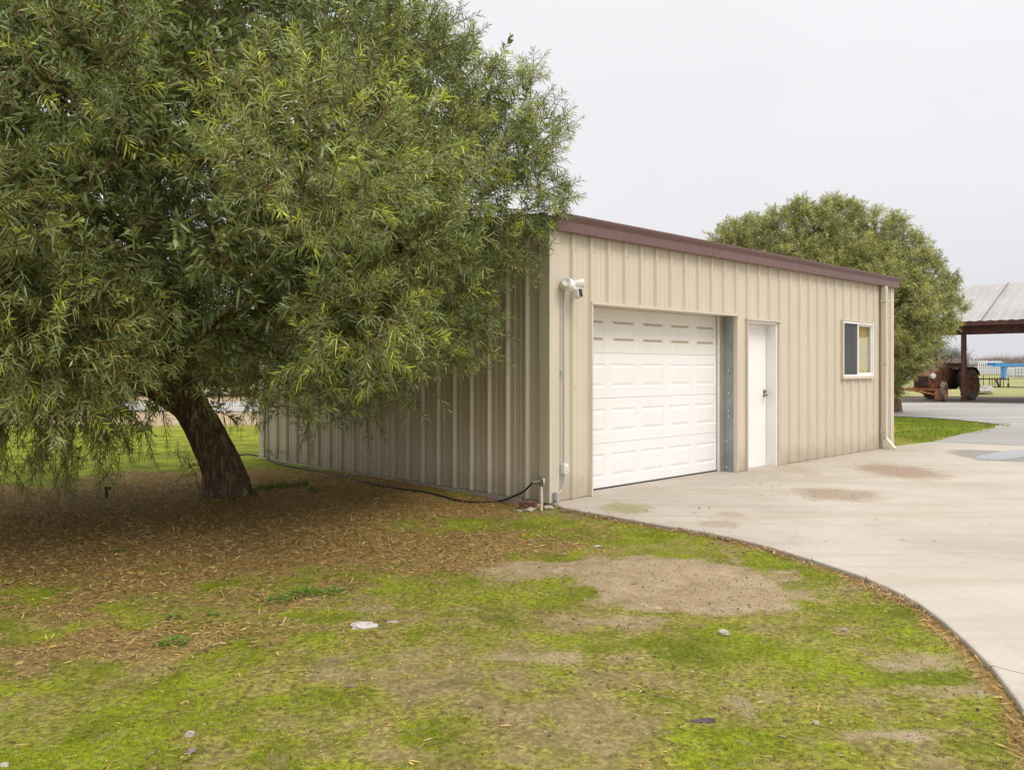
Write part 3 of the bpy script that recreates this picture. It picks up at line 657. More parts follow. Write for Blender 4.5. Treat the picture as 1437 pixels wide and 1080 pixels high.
# ------------------------------------------------------------------ fittings on and by the front corner (building axes)
FC = empty('floodlight_camera', tuple(W(0.17, -0.05)) + (2.31,), ROT); FC.scale = (0.86, 0.86, 0.86)
tag(FC, 'white security camera with lamp heads fixed high on the front wall above the conduit', 'security camera')
mb = MB(); I = Matrix.Identity(4)
mb.lathe([(0, -0.075), (0.05, -0.07), (0.085, -0.045), (0.095, 0.0), (0.085, 0.045), (0.05, 0.07), (0, 0.075)], Matrix.Translation((0, -0.07, 0)) @ Matrix.Rotation(0.35, 4, 'Y'), 20)
mb.lathe([(0.06, 0.05), (0.07, 0.0)], Matrix.Rotation(PI / 2, 4, 'X'), 20); mb.lathe([(0, -.01), (0.07, -0.01), (0.07, 0.07), (0, .07)], Matrix.Rotation(PI / 2, 4, 'X'), 20)
mb.build('housing', M_white, FC)
for sgn, lx in ((1, 0.16), (-1, -0.06)):
    mb = MB(); d = Vector((0.75 * sgn, -0.62, -0.05)).normalized(); Mq = Matrix.Translation((lx, -0.10, 0.03)) @ d.to_track_quat('Z', 'Y').to_matrix().to_4x4()
    mb.lathe([(0, -0.07), (0.03, -0.065), (0.038, -0.02), (0.056, 0.05), (0.06, 0.065), (0.05, 0.063), (0.0, 0.05)], Mq, 20); mb.build('lamp_head', M_white, FC)
mb = MB(); Mq = Matrix.Translation((0.11, -0.12, -0.11)) @ Matrix.Rotation(0.08, 4, 'Z') @ Matrix.Rotation(-0.2, 4, 'X')
mb.box(-0.04, 0.04, -0.06, 0.035, -0.06, 0.06, 0, Mq, 0.010); mb.tube([(0.06, -0.09, -0.02), (0.10, -0.12, -0.06)], 0.02, 10); cmh = mb.build('camera_head', M_white, FC)
mb = MB(); mb.box(-0.031, 0.031, -0.064, -0.059, -0.05, 0.05, 0, Mq); mb.build('lens', M_lens, cmh)
CN = empty('electrical_conduit', tuple(W(0.17, -0.05)) + (0.0,), ROT)
tag(CN, 'thin grey electrical conduit running down the beige wall from the security camera', 'conduit')
mb = MB(); mb.tube([(0, 0, 2.25), (0, 0, 0.40)], 0.012, 10); mb.tube([(0, 0, 0.3), (0, 0, 0.2), (-0.02, 0, 0.14), (-0.07, 0, 0.10), (-0.11, -0.01, 0.09)], 0.012, 10)
mb.box(-0.03, 0.03, 0.0, 0.03, 1.38, 1.392); mb.build('pipe', M_grey, CN)
mb = MB(); mb.box(-0.035, 0.035, -0.045, 0.02, 0.30, 0.405, 0, None, 0.006); mb.box(-0.012, 0.012, -0.056, -0.045, 0.33, 0.35); mb.box(-0.012, 0.012, -0.056, -0.045, 0.36, 0.38); mb.build('outlet_box', M_white, CN)
mb = MB(); mb.box(-0.165, -0.105, -0.045, 0.02, 0.02, 0.115, 0, None, 0.012); mb.tube([(-0.135, -0.01, 0.03), (-0.135, -0.015, -0.1)], 0.011, 8, 0); mb.build('junction_box', M_grey, CN)

sp = W(-0.08, -0.26)
sp = np.array(G(759.5, 719, -0.06)); zg = -0.07
ST = empty('standpipe_tap', (sp[0], sp[1], zg)); tag(ST, 'short cream water pipe with a tap standing at the corner of the building', 'water tap')
hs_ = CH + (HY - 675) * sp[1] / F - zg
mb = MB(); mb.tube([(0, 0, -0.1), (0.003, 0, 0.15), (0, 0, hs_ - 0.04)], 0.016, 12); mb.build('riser', M_pvc, ST)
mb = MB(); mb.tube([(0, 0, hs_ - 0.05), (0, 0, hs_ + 0.02)], 0.02, 10); mb.tube([(0.01, 0, hs_), (-0.09, 0, hs_ - 0.015)], 0.018, 10); mb.tube([(-0.01, 0, hs_ + .02), (-0.01, 0, hs_ + 0.045)], 0.01, 8)
mb.box(-0.045, 0.02, -0.008, 0.008, hs_ + 0.045, hs_ + 0.053); mb.build('tap', M_brass, ST)
mb = MB(); mb.lathe([(0.0, 0), (0.035, 0), (0.035, 0.012), (0.0, 0.012)], Matrix.Translation((0.02, -0.01, hs_ - 0.005)) @ Matrix.Rotation(PI / 2, 4, 'Y'), 14); mb.build('hand_wheel', M_white, ST)
hp = [(sp[0] - 0.09, sp[1], zg + hs_ - 0.015)]
for (px, py, dz) in ((735, 689, 0.10), (718, 697, 0.035), (700, 702, 0.0), (670, 704, 0), (640, 702, 0), (600, 694, 0), (560, 688, 0), (520, 681, 0), (480, 671, 0), (440, 663, 0), (405, 657, 0), (385, 652, 0), (370, 645, 0), (352, 641, 0), (330, 642, 0)):
    x, y = G(px, py, -0.05)
    if dz >= 0.03:
        t = {735: 0.35, 718: 0.62}[px]; y = sp[1] * (1 - t) + G(700, 702, -.05)[1] * t; p = P(px, py, y); hp.append(tuple(p))
    else: hp.append((x, y, float(ground_z(x, y)) + 0.014))
mb = MB(); mb.tube(smooth_pts(hp), 0.011, 10); ho = mb.build('garden_hose', M_black); tag(ho, 'black garden hose trailing from the tap along the foot of the side wall', 'hose')

# ------------------------------------------------------------------ stones
def stone_mat(name, c):
    return rust_mat(name, tuple(x * 0.55 for x in c), c, tuple(min(1, x * 1.3) for x in c), 14)
MS_w = stone_mat('pale_stone', (0.42, 0.37, 0.31)); MS_g = stone_mat('grey_stone', (0.22, 0.18, 0.15)); MS_r = stone_mat('red_brick', (0.2, 0.1, 0.07)); MS_d = stone_mat('dark_stone', (0.09, 0.075, 0.08))
MS_c = stone_mat('dusty_rubble', (0.47, 0.43, 0.41)); MS_o = stone_mat('tan_stone', (0.36, 0.25, 0.15))
def stone(px, py, sx, sy, sz, mat, label, cat='stone', group=None, rz=0, name='stone', seed=0, sink=0.3, box=False):
    x, y = G(px, py, -0.05); z = float(ground_z(x, y)); bm = bmesh.new()
    if box: bmesh.ops.create_cube(bm, size=1.6); bmesh.ops.subdivide_edges(bm, edges=bm.edges[:], cuts=3, use_grid_fill=True)
    else: bmesh.ops.create_icosphere(bm, subdivisions=3, radius=1)
    rr = random.Random(seed + px)
    cuts = [(Vector((rr.gauss(0, 1), rr.gauss(0, 1), rr.gauss(0, 1))).normalized(), rr.uniform(0.42, 0.75)) for _ in range(12)]
    for v in bm.verts:
        c = v.co
        if not box:
            for nrm, d in cuts:
                k = c.dot(nrm) - d
                if k > 0: c = c - nrm * k
        s = 1 + 0.35 * (float(vnoise(c.x * 4 + px, c.y * 4 + c.z * 3, 2)) - 0.5)
        v.co = Vector((c.x * sx * s, c.y * sy * s, c.z * sz * s))
    me = bpy.data.meshes.new(name); bm.to_mesh(me); bm.free()
    o = link(name, me, mat); o.location = (x, y, z + sz * (1 - 2 * sink) * 0.8); o.rotation_euler = (0, 0, rz); tag(o, label, cat, group); return o
gA = 'rubble at the foot of the corner'
stone(741, 712, 0.10, 0.05, 0.05, MS_r, 'reddish brown brick lying against the wall left of the tap', 'brick', rz=-0.4, name='brick', box=True)
stone(727, 717, 0.045, 0.035, 0.03, MS_w, 'small pale stone left of the tap, outermost of the rubble', group=gA, seed=1)
stone(744, 717, 0.07, 0.04, 0.03, MS_w, 'long pale stone just left of the tap pipe', group=gA, seed=2)
stone(769, 717, 0.085, 0.045, 0.035, MS_w, 'large white stone just right of the tap pipe', group=gA, seed=3)
stone(782, 715, 0.04, 0.035, 0.04, MS_o, 'round tan stone next to the driveway corner', group=gA, seed=4)
stone(755, 712, 0.04, 0.035, 0.04, MS_w, 'small white stone between the brick and the tap pipe', group=gA, seed=5)
stone(796, 717, 0.04, 0.03, 0.012, MS_o, 'thin tan chip of stone on the moss by the driveway corner', group=gA, seed=6)
stone(508, 874, 0.115, 0.06, 0.025, MS_c, 'broad flat pale slab of broken concrete half sunk in the moss', 'rubble', seed=7, name='concrete_lump')
stone(554, 868, 0.05, 0.016, 0.014, MS_c, 'thin pale chip beside the flat concrete lump', 'rubble', seed=8, name='concrete_chip')
stone(1015, 887, 0.042, 0.028, 0.022, MS_w, 'angular white stone in front of the bare dirt patch', seed=9)
stone(986, 1010, 0.055, 0.02, 0.014, MS_d, 'dark flat splinter of bark in the lower right moss', 'bark', name='bark_piece', seed=10)
stone(265, 1029, 0.026, 0.018, 0.02, MS_w, 'round pale pebble at lower left, upper of two', seed=11)
stone(269, 1050, 0.026, 0.018, 0.018, MS_g, 'grey brown pebble at lower left, lower of two', seed=12)
stone(1146, 1012, 0.018, 0.012, 0.01, MS_w, 'tiny white pebble in the lower right moss', seed=13)
stone(838, 766, 0.045, 0.02, 0.012, MS_c, 'small pale stone in the moss left of the dirt patch top', seed=14)
stone(491, 958, 0.028, 0.016, 0.012, MS_g, 'small grey stone at lower centre left', seed=15)
stone(1185, 880, 0.024, 0.014, 0.014, MS_w, 'small pale stone right of the bare dirt patch', seed=16)
stone(1064, 973, 0.01, 0.007, 0.006, MS_w, 'speck of white gravel above the tiny sand patch', seed=17)
stone(5, 1072, 0.03, 0.018, 0.014, MS_w, 'pale stone at the bottom left corner', seed=18)
o = stone(1382, 553, 0.65, 0.4, 0.42, MS_c, 'white boulder on the field behind the barn post', 'rock', seed=19, name='boulder'); o.location = (*G(1382, 553.5, 0.0), 0.18)
# dark peg in the leaf litter
pk = np.array(G(149, 697, -0.05)); mb = MB(); mb.tube([(0, 0, -0.05), (0.005, 0, 0.07), (0.0, 0.0, 0.12)], [0.018, 0.016, 0.013], 8); mb.box(-0.012, 0.045, -0.015, 0.015, 0.10, 0.13)
o = mb.build('iron_peg', M_darkrust); o.location = (pk[0], pk[1], float(ground_z(*pk))); tag(o, 'short dark iron peg stuck in the leaf litter at far left', 'peg')

# ------------------------------------------------------------------ leaf geometry
def leaves_geo(base, dirv, length, width, droop, side=None, curl=0.0):
    """base,dirv (n,3); returns verts (n*6,3) and tris (n*4,3): a narrow lance leaf bent downwards"""
    n = len(base); dirv = dirv / np.linalg.norm(dirv, axis=1, keepdims=True)
    if side is None:
        r = R.normal(size=(n, 3)); side = np.cross(dirv, r)
    side = side / (np.linalg.norm(side, axis=1, keepdims=True) + 1e-9)
    L = length[:, None]; Wd = width[:, None] * 0.5; D = np.zeros((n, 3)); D[:, 2] = -1; D = D * droop[:, None]
    p1 = base + dirv * L * 0.35 + D * L * 0.06; p2 = base + dirv * L * 0.70 + D * L * 0.26; p3 = base + dirv * L + D * L * 0.55
    v = np.stack([base, p1 - side * Wd, p1 + side * Wd, p2 - side * Wd * 0.8, p2 + side * Wd * 0.8, p3], 1).reshape(-1, 3)
    o = (np.arange(n) * 6)[:, None]
    t = np.concatenate([o + np.array([[0, 2, 1]]), o + np.array([[1, 2, 4]]), o + np.array([[1, 4, 3]]), o + np.array([[3, 4, 5]])], 1).reshape(-1, 3)
    return v, t
def rep6(c): return np.repeat(c, 6, axis=0)

def make_twigs(lumps, per, leaf_n, leaf_len, leaf_w, tw_len, palette, tip_p=0.25, keep=None):
    """lumps: list (center, radius, droop, density). twigs spring from near a lump's heart and end on its skin."""
    B = []; E = []; LR = []; Dp = []; Li = []
    for k, (c, r, dr, den) in enumerate(lumps):
        m = int(per * den * (r / 0.6) ** 2)
        d = R.normal(size=(m, 3)); d /= np.linalg.norm(d, axis=1, keepdims=True)
        rad = r * (0.55 + 0.52 * R.uniform(0, 1, m) ** 0.7 + 0.25 * (R.uniform(0, 1, m) < 0.08))[:, None]
        e = np.array(c) + d * rad * np.array([1, 1, 0.85])
        e[:, 2] -= dr * 0.22 * R.uniform(0, 1, m)
        tl = tw_len * R.uniform(0.7, 1.25, m)[:, None]
        g_ = d * 0.85 + R.normal(size=(m, 3)) * 0.33 + np.array([0, 0, 0.55 - dr * 1.4]); g_ /= np.linalg.norm(g_, axis=1, keepdims=True)
        B.append(e - g_ * tl * 0.75); E.append(g_ * tl); Dp.append(np.full(m, dr)); Li.append(np.full(m, k))
    B = np.concatenate(B); E = np.concatenate(E); Dp = np.concatenate(Dp); Li = np.concatenate(Li)
    if keep is not None:
        k = keep(B) & keep(B + E); B, E, Dp, Li = B[k], E[k], Dp[k], Li[k]
    m = len(B); n = leaf_n
    t = (np.arange(n)[None, :] + R.uniform(0, 1, (m, n))) / n; t = 0.16 + 0.88 * t ** 0.8
    tl = np.linalg.norm(E, axis=1)[:, None]; ax = E / tl
    ref = np.cross(ax, np.array([0.3, 0.2, 1.0])); ref /= np.linalg.norm(ref, axis=1, keepdims=True) + 1e-9; ref2 = np.cross(ax, ref)
    az = np.arange(n)[None, :] * 2.4 + R.uniform(0, 6.28, (m, 1)) + R.normal(size=(m, n)) * 0.4
    sag = (0.03 + 0.38 * Dp)[:, None] * tl * t ** 2
    pos = B[:, None] + E[:, None] * t[..., None]; pos[..., 2] -= sag
    spread = (1.05 - 0.45 * t)[..., None]
    ld = ax[:, None] * (1.15 - spread * 0.6) + (ref[:, None] * np.cos(az)[..., None] + ref2[:, None] * np.sin(az)[..., None]) * spread * 1.15 + R.normal(size=(m, n, 3)) * 0.14
    fl = lambda a: a.reshape(-1, a.shape[-1])
    pos = fl(pos); ld = fl(ld); tt = t.ravel(); q = len(pos)
    ln = leaf_len * R.uniform(0.55, 1.3, q) * (1.0 - 0.35 * np.clip((tt - 0.75) * 4, 0, 1)); wd = leaf_w * R.uniform(0.75, 1.25, q)
    v, tr = leaves_geo(pos, ld, ln, wd, (R.uniform(-0.15, 0.55, q) + 0.6 * (R.uniform(0, 1, q) < 0.2)) * (1 + np.repeat(Dp, n) * 1.2))
    # leaf colour: random bough brightness paints in sunlit clumps besides natural variety, new growth at twig tips is yellow-green
    pal = np.array(palette); nl = len(lumps)
    lumpmix = (R.uniform(0, 1, nl) ** 1.3)[Li]; tw = np.clip(lumpmix + R.normal(size=m) * 0.22, 0, 1)
    base = pal[0] * (1 - tw[:, None]) + pal[1] * tw[:, None]
    tipf = (R.uniform(0, 1, m) < tip_p * (0.4 + 1.2 * R.uniform(0, 1, nl)[Li])).astype(float)
    c = np.repeat(base, n, axis=0); tf = (np.repeat(tipf, n) * np.clip((tt - 0.35) * 2.0, 0, 1))[:, None]
    c = c * (1 - tf) + pal[2] * tf
    gr = (R.uniform(0, 1, q) < 0.28)[:, None]; c = np.where(gr, pal[3] * 0.6 + c * 0.4, c)
    dd = (R.uniform(0, 1, q) < 0.02)[:, None]; c = np.where(dd, pal[4], c)
    c = c * R.uniform(0.72, 1.28, (q, 1))
    # stems
    sv = []; n3 = 3
    s0 = B; s1 = B + E * 0.5; s2 = B + E; s1 = s1 - np.array([0, 0, 1]) * (sag[:, :1] * 0 + (0.03 + 0.38 * Dp)[:, None] * tl * 0.25); s2 = s2 - np.array([0, 0, 1]) * ((0.03 + 0.38 * Dp)[:, None] * tl)
    rr = [0.005, 0.0035, 0.0015]; k3 = [ref, -0.5 * ref + 0.866 * ref2, -0.5 * ref - 0.866 * ref2]
    vv = np.stack([s + k * r_ for s, r_ in zip((s0, s1, s2), rr) for k in k3], 1).reshape(-1, 3)
    o = (np.arange(m) * 9)[:, None]; tri = []
    for lv in (0, 3):
        for a_, b_ in ((0, 1), (1, 2), (2, 0)):
            tri += [[lv + a_, lv + b_, lv + 3 + b_], [lv + a_, lv + 3 + b_, lv + 3 + a_]]
    st = np.concatenate([o + np.array([x]) for x in tri], 1).reshape(-1, 3)
    sc = np.tile(np.array([[0.16, 0.10, 0.045]]), (len(vv), 1))
    V_ = np.concatenate([v, vv]); T_ = np.concatenate([tr, st + len(v)]); C_ = np.concatenate([rep6(c), sc])
    return V_, T_, C_

def limb(mb, pts, r0, r1, seg=14, n=7, wob=0.0):
    p = smooth_pts(pts, n); m = len(p)
    rr = [r0 + (r1 - r0) * (i / (m - 1)) ** 0.85 for i in range(m)]
    if wob:
        p = [v + Vector((random.gauss(0, wob), random.gauss(0, wob), 0)) * (0 if i in (0, m - 1) else 1) for i, v in enumerate(p)]
    mb.tube(p, rr, seg)

# ------------------------------------------------------------------ the big tree
BT = empty('willow_leaved_tree', (TREE[0], TREE[1], -0.05))
tag(BT, 'large leaning tree with dense drooping narrow leaves filling the left of the view', 'tree')
tc_ = Vector((TREE[0], TREE[1], -0.05))
trunk_pts = [(-3.22, 9.42, -0.35), (-3.22, 9.42, -0.06), (-3.28, 9.42, 0.25), (-3.46, 9.4, 0.70), (-3.72, 9.36, 1.15), (-3.98, 9.32, 1.55), (-4.08, 9.25, 2.1), (-4.0, 9.1, 2.8), (-3.9, 8.95, 3.6), (-3.8, 8.8, 4.6)]
trunk_r = [0.37, 0.30, 0.228, 0.20, 0.195, 0.20, 0.20, 0.155, 0.11, 0.06]
p = smooth_pts(trunk_pts, 14); ri = np.interp(np.linspace(0, len(trunk_pts) - 1, len(p)), range(len(trunk_pts)), trunk_r)
seg = 72; vs = []; nr = Vector((1, 0, 0))
for i, c in enumerate(p):
    t = (p[min(i + 1, len(p) - 1)] - p[max(i - 1, 0)]).normalized(); nr = (nr - t * nr.dot(t)).normalized(); b_ = t.cross(nr)
    for k in range(seg):
        a = 2 * PI * k / seg; tw = a + i * 0.018
        fl = 0.10 * math.exp(-max(0, i - 10) / 9) * math.cos(3 * a + 1.0) + 0.07 * math.exp(-max(0, i - 10) / 11) * math.cos(5 * a + 2.0)
        rid = float(fbm(np.array(math.cos(tw) * 3.2 + 9), np.array(math.sin(tw) * 3.2 + i * 0.055), 1.0, 4, 5)) - 0.5
        rid2 = abs(float(vnoise(np.array(tw * 5.0), np.array(i * 0.12), 7)) - 0.5)
        rr_ = ri[i] * (1 + fl + 0.32 * rid - 0.14 * rid2)
        vs.append(c + (nr * math.cos(a) + b_ * math.sin(a)) * rr_)
mb = MB(); mb.add([v - tc_ for v in vs], [(i * seg + k, i * seg + (k + 1) % seg, (i + 1) * seg + (k + 1) % seg, (i + 1) * seg + k) for i in range(len(p) - 1) for k in range(seg)], 0, True)
mb.build('trunk', M_bark, BT)

def el_lumps(C, rad, n, rlump, zmin, cond=None, jitter=0.06, up=1.0):
    out = []; k = 0; ga = PI * (3 - math.sqrt(5))
    for i in range(n):
        z = 1 - 2 * (i + 0.5) / n; rr = math.sqrt(max(0, 1 - z * z)); a = ga * i
        d = np.array([rr * math.cos(a), rr * math.sin(a), z]) * (1 + R.normal() * jitter)
        # squarer than an ellipsoid below the middle
        sc = 1.0
        if d[2] < 0: d = np.array([d[0] * (1 + 0.16 * abs(z)), d[1] * (1 + 0.16 * abs(z)), d[2]])
        c = np.array(C) + d * np.array(rad)
        if c[2] < zmin: c[2] = zmin + R.uniform(0, 0.25)
        if cond is None or cond(c): out.append((c, rlump * R.uniform(0.75, 1.25), 0.25, 1.0))
    return out
def keep_big(Pn):
    a, b = bld(Pn[:, 0], Pn[:, 1])
    bad = (a > -0.12) & (b > -0.04) & (Pn[:, 2] < 3.15)
    bad |= (a > -0.2) & (b > -0.12) & (Pn[:, 2] < 3.0) & (Pn[:, 2] > 2.8)
    # nothing hangs inside the trunk's clear view hollow or under the soil
    bad |= Pn[:, 2] < 0.12
    return ~bad
C0 = (-3.75, 8.35, 3.85)
def vis(c):    # leave out boughs far behind and far off to the left, which nothing shows
    return c[0] > -8.2
def side_ok(c):
    a, b = bld(c[0], c[1]); return not (a > -0.35 and b > -0.3 and c[2] < 3.4)
def prj(c): return CX + F * c[0] / c[1], HY - F * (c[2] - CH) / c[1]
def lim(l):      # the tree's own outline: narrower at the top and low down on the building side
    c, r = l[0], l[1]; px, py = prj(c); rp = 0.85 * r * F / c[1]
    if c[1] < 4.2: return False
    rl = np.interp(py, [-260, -60, 0, 60, 150, 215, 270, 330, 400, 440, 500, 560, 600], [470, 560, 595, 625, 725, 775, 790, 760, 730, 690, 655, 590, 540])
    bl = np.interp(px, [-300, 0, 100, 200, 245, 300, 345, 400, 500, 600, 700], [680, 640, 628, 570, 505, 495, 515, 580, 588, 545, 455])
    return px + rp < rl and py + rp * 0.8 < bl
big = [l for l in el_lumps(C0, (3.85, 3.25, 3.05), 135, 0.70, 1.35, vis, 0.18) if side_ok(l[0]) and lim(l)]
big = [(c, r, 0.06 + 0.2 * (c[2] < 2.2), den * (0.5 if c[1] > 9.0 else 1.15)) for c, r, dr, den in big]
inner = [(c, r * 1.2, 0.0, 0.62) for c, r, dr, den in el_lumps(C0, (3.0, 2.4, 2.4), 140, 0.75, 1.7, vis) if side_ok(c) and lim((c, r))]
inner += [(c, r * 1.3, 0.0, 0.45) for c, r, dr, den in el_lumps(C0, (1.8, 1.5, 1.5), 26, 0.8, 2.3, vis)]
# boughs that give the right-hand outline its fingers
def LP(px, py, Y, r, dr=0.1, den=1.0): big.append((np.array(P(px, py, Y)), r, dr, den))
for a_ in ((605, 45, 7.6, .40), (680, 125, 7.9, .38), (728, 130, 8.2, .33), (735, 215, 8.3, .36), (765, 195, 8.4, .28), (783, 262, 8.5, .2), (755, 245, 8.3, .28), (748, 325, 8.3, .26), (735, 375, 8.3, .16), (725, 290, 8.3, .36), (772, 290, 8.6, .2), (680, 330, 8.0, .40), (635, 410, 7.9, .42), (715, 370, 8.2, .2), (668, 505, 8.1, .17), (700, 180, 8.1, .33),
           (580, 465, 7.7, .50), (530, 510, 7.6, .45), (470, 530, 7.5, .42), (420, 520, 7.3, .5), (610, 90, 7.4, .5), (640, 250, 7.5, .5), (585, 350, 7.2, .5), (620, 180, 7.5, .5), (700, 205, 8, .4), (355, 500, 7.2, .45),
           (690, 400, 8.3, .18), (625, 490, 8.1, .25), (560, 20, 7.2, .5), (500, 60, 6.8, .5), (695, 92, 8, .17), (745, 92, 8.3, .2), (762, 150, 8.3, .22), (795, 165, 8.5, .17), (650, 52, 7.8, .2), (803, 268, 8.6, .13), (795, 295, 8.6, .14)):
    LP(*a_)
# hanging sprays at the lower left, thin
for a_ in ((20, 600, 8.2, .35, 1.0, .55), (70, 620, 8.4, .35, 1.0, .5), (110, 640, 8.5, .30, 1.1, .35), (140, 600, 8.4, .32, 1.0, .5), (170, 630, 8.6, .28, 1.1, .3), (190, 590, 8.3, .28, 1.0, .32), (215, 580, 8.5, .22, 1., .3), (40, 570, 7.8, .4, .9, .8),
           (100, 560, 7.8, .4, .9, .8), (160, 555, 7.9, .32, .9, .7), (395, 570, 8.0, .25, .9, .4), (360, 560, 8.3, .22, .9, .4), (450, 590, 8.0, .22, .9, .35), (520, 575, 8.0, .22, .9, .35), (590, 560, 8.1, .22, .8, .35), (5, 640, 8.3, .3, 1.1, .4),
           (250, 640, 9.0, .16, 1.0, .3), (300, 560, 8.8, .2, .9, .2)):
    LP(*a_)
big = [l for l in big if keep_big(np.array([l[0]]))[0] and not (abs(l[0][0] + 3.6) < 0.62 and l[0][2] < 1.50 and l[0][1] < 9.3 and l[2] < 0.8)]
PAL = [(0.09, 0.138, 0.040), (0.30, 0.34, 0.11), (0.50, 0.56, 0.07), (0.41, 0.47, 0.265), (0.36, 0.25, 0.10)]
V_, T_, C_ = make_twigs(big, 130, 27, 0.092, 0.0070, 0.27, PAL, 0.26, keep_big)
V2, T2, C2 = make_twigs(inner, 50, 22, 0.10, 0.021, 0.38, [tuple(v) for v in np.array(PAL) * 0.85], 0.0, keep_big)  # inner fill leaves darkened: shade of the hollows put into their colour
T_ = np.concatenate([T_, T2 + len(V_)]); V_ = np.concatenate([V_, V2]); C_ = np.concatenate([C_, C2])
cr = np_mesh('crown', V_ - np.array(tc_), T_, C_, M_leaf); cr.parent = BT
print('big tree tris', len(T_))
mb = MB(); forks = [Vector((-3.98, 9.32, 1.55)), Vector((-4.08, 9.25, 2.1)), Vector((-4.0, 9.1, 2.8)), Vector((-3.9, 8.95, 3.6))]
limb(mb, [(-3.70, 9.36, 1.05), (-4.05, 9.2, 1.27), (-4.45, 9.0, 1.38), (-5.0, 8.7, 1.6), (-6.1, 8.2, 2.2)], 0.19, 0.05, 16)
mb.v = [tuple(Vector(v)) for v in mb.v]
sel = [l for i, l in enumerate(big) if i % 5 == 0 and l[1] > 0.3]
for c, r, dr, den in sel:
    c = Vector(c); f = min(forks, key=lambda q_: (q_ - c).length + (2.0 if q_.z > c.z + 0.6 else 0)); md = f.lerp(c, 0.5) + Vector((0, 0, 0.25))
    limb(mb, [f, md, c.lerp(md, 0.25)], 0.045, 0.010, 7, 5)
mb.v = [tuple(Vector(v) - tc_) for v in mb.v]; mb.build('branch', M_bark, BT)

# ------------------------------------------------------------------ the tree behind the building
def far_tree(px, Y, name, label, lumps, trunk, PALb, per, ln, ll, lw, tl, tip=0.2, seedtr=None):
    X = (px - CX) / F * Y; base = Vector((X, Y, -0.03)); e = empty(name, base); tag(e, label, 'tree')
    V_, T_, C_ = make_twigs(lumps, per, ln, ll, lw, tl, PALb, tip)
    c = np_mesh('crown', V_ - np.array(base), T_, C_, M_leaf); c.parent = e
    mb = MB(); pts = [Vector(t) for t in trunk]
    limb(mb, [q_ - base for q_ in pts], 0.28, 0.08, 14)
    for k, (cc, r, dr, den) in enumerate(lumps):
        if k % 4 == 0:
            f = pts[1 + k % (len(pts) - 1)]; cc = Vector(cc); limb(mb, [f - base, f.lerp(cc, .5) + Vector((0, 0, .3)) - base, cc - base], 0.06, 0.015, 6, 4)
    mb.build('trunk', M_bark, e); return e
Yb = 27.0; L2 = []
C1 = np.array(P(1165, 420, Yb))
def lim2(c, r):
    px, py = prj(c); rp = 0.8 * r * F / c[1]
    rl = np.interp(py, [275, 300, 330, 380, 420, 460, 500, 540], [1215, 1250, 1285, 1312, 1330, 1328, 1318, 1300]); tl = np.interp(px, [990, 1030, 1080, 1120, 1180, 1230, 1260, 1300, 1340], [350, 318, 300, 288, 284, 300, 312, 350, 400])
    return px + rp < rl and py - rp > tl and px - rp > 985
for c, r, dr, den in el_lumps(tuple(C1), (3.1, 3.0, 2.5), 80, 0.72, 1.2, None, 0.14):
    if lim2(c, r * 0.9): L2.append((c, r * 0.9, 0.05, den * (0.8 if c[1] < Yb + .5 else .45)))
for c, r, dr, den in el_lumps(tuple(C1), (2.1, 2.0, 1.8), 40, 0.9, 1.4):
    if lim2(c, r * 0.9): L2.append((c, r, 0.0, .7))
for px, py, r in ((1012, 335, .5), (1035, 325, .55), (1070, 318, .6), (1100, 310, .6), (1125, 296, .45), (1145, 308, .5), (1185, 303, .6), (1182, 288, .38), (1212, 312, .5), (1240, 330, .55), (1258, 312, .36), (1280, 350, .6), (1300, 385, .55), (1322, 410, .5), (1315, 445, .6), (1290, 420, .8),
                  (1280, 480, .7), (1272, 505, .6), (1308, 462, .5), (1330, 405, .25), (1332, 438, .22), (1322, 425, .3), (1260, 400, .9), (1230, 360, .8), (1298, 500, .38), (1262, 530, .35), (1045, 350, .7), (1090, 350, .7), (1004, 350, .3), (1312, 485, .3), (1260, 450, .8), (1282, 515, .3), (1260, 545, .3), (1335, 395, .3), (1342, 425, .15), (1325, 455, .3), (1318, 478, .2), (1150, 288, .2), (1228, 296, .22), (1160, 282, .2), (1205, 286, .2), (1085, 296, .2), (1048, 308, .2), (1278, 325, .25), (1305, 362, .25), (1318, 372, .2)):
    L2.append((np.array(P(px, py, Yb - 1.0 + R.uniform(-.6, .6))), r * 1.0, 0.05, 1.0))
PAL2 = [(0.19, 0.215, 0.07), (0.38, 0.385, 0.14), (0.50, 0.50, 0.14), (0.42, 0.43, 0.24), (0.36, 0.27, 0.13)]
for px, py in ((1003, 338), (1016, 318), (1030, 306), (1052, 300), (1072, 298), (1084, 306), (1100, 290), (1112, 278), (1128, 276), (1146, 288), (1164, 276), (1178, 270), (1190, 276), (1206, 284), (1226, 292), (1246, 300), (1258, 296), (1268, 302), (1286, 322), (1300, 345), (1314, 356), (1326, 372), (1336, 392), (1342, 415), (1338, 448)):
    for k in range(2):
        L2.append((np.array(P(px + R.normal() * 4, py + 6 + k * 9, Yb - 0.6 + R.uniform(-1.2, 1.2))), R.uniform(.13, .22), 0.0, 1.5))
far_tree(1255, 27.5, 'willow_leaved_tree', 'bushy olive green tree standing behind the far end of the metal building', L2,
         [((1255 - CX) / F * 27.5, 27.5, -0.1), ((1250 - CX) / F * 27.5, 27.5, 1.2), ((1235 - CX) / F * 27.5, 27.4, 2.6), ((1200 - CX) / F * 27.3, 27.3, 4.2)], PAL2, 78, 22, 0.14, 0.020, 0.5)

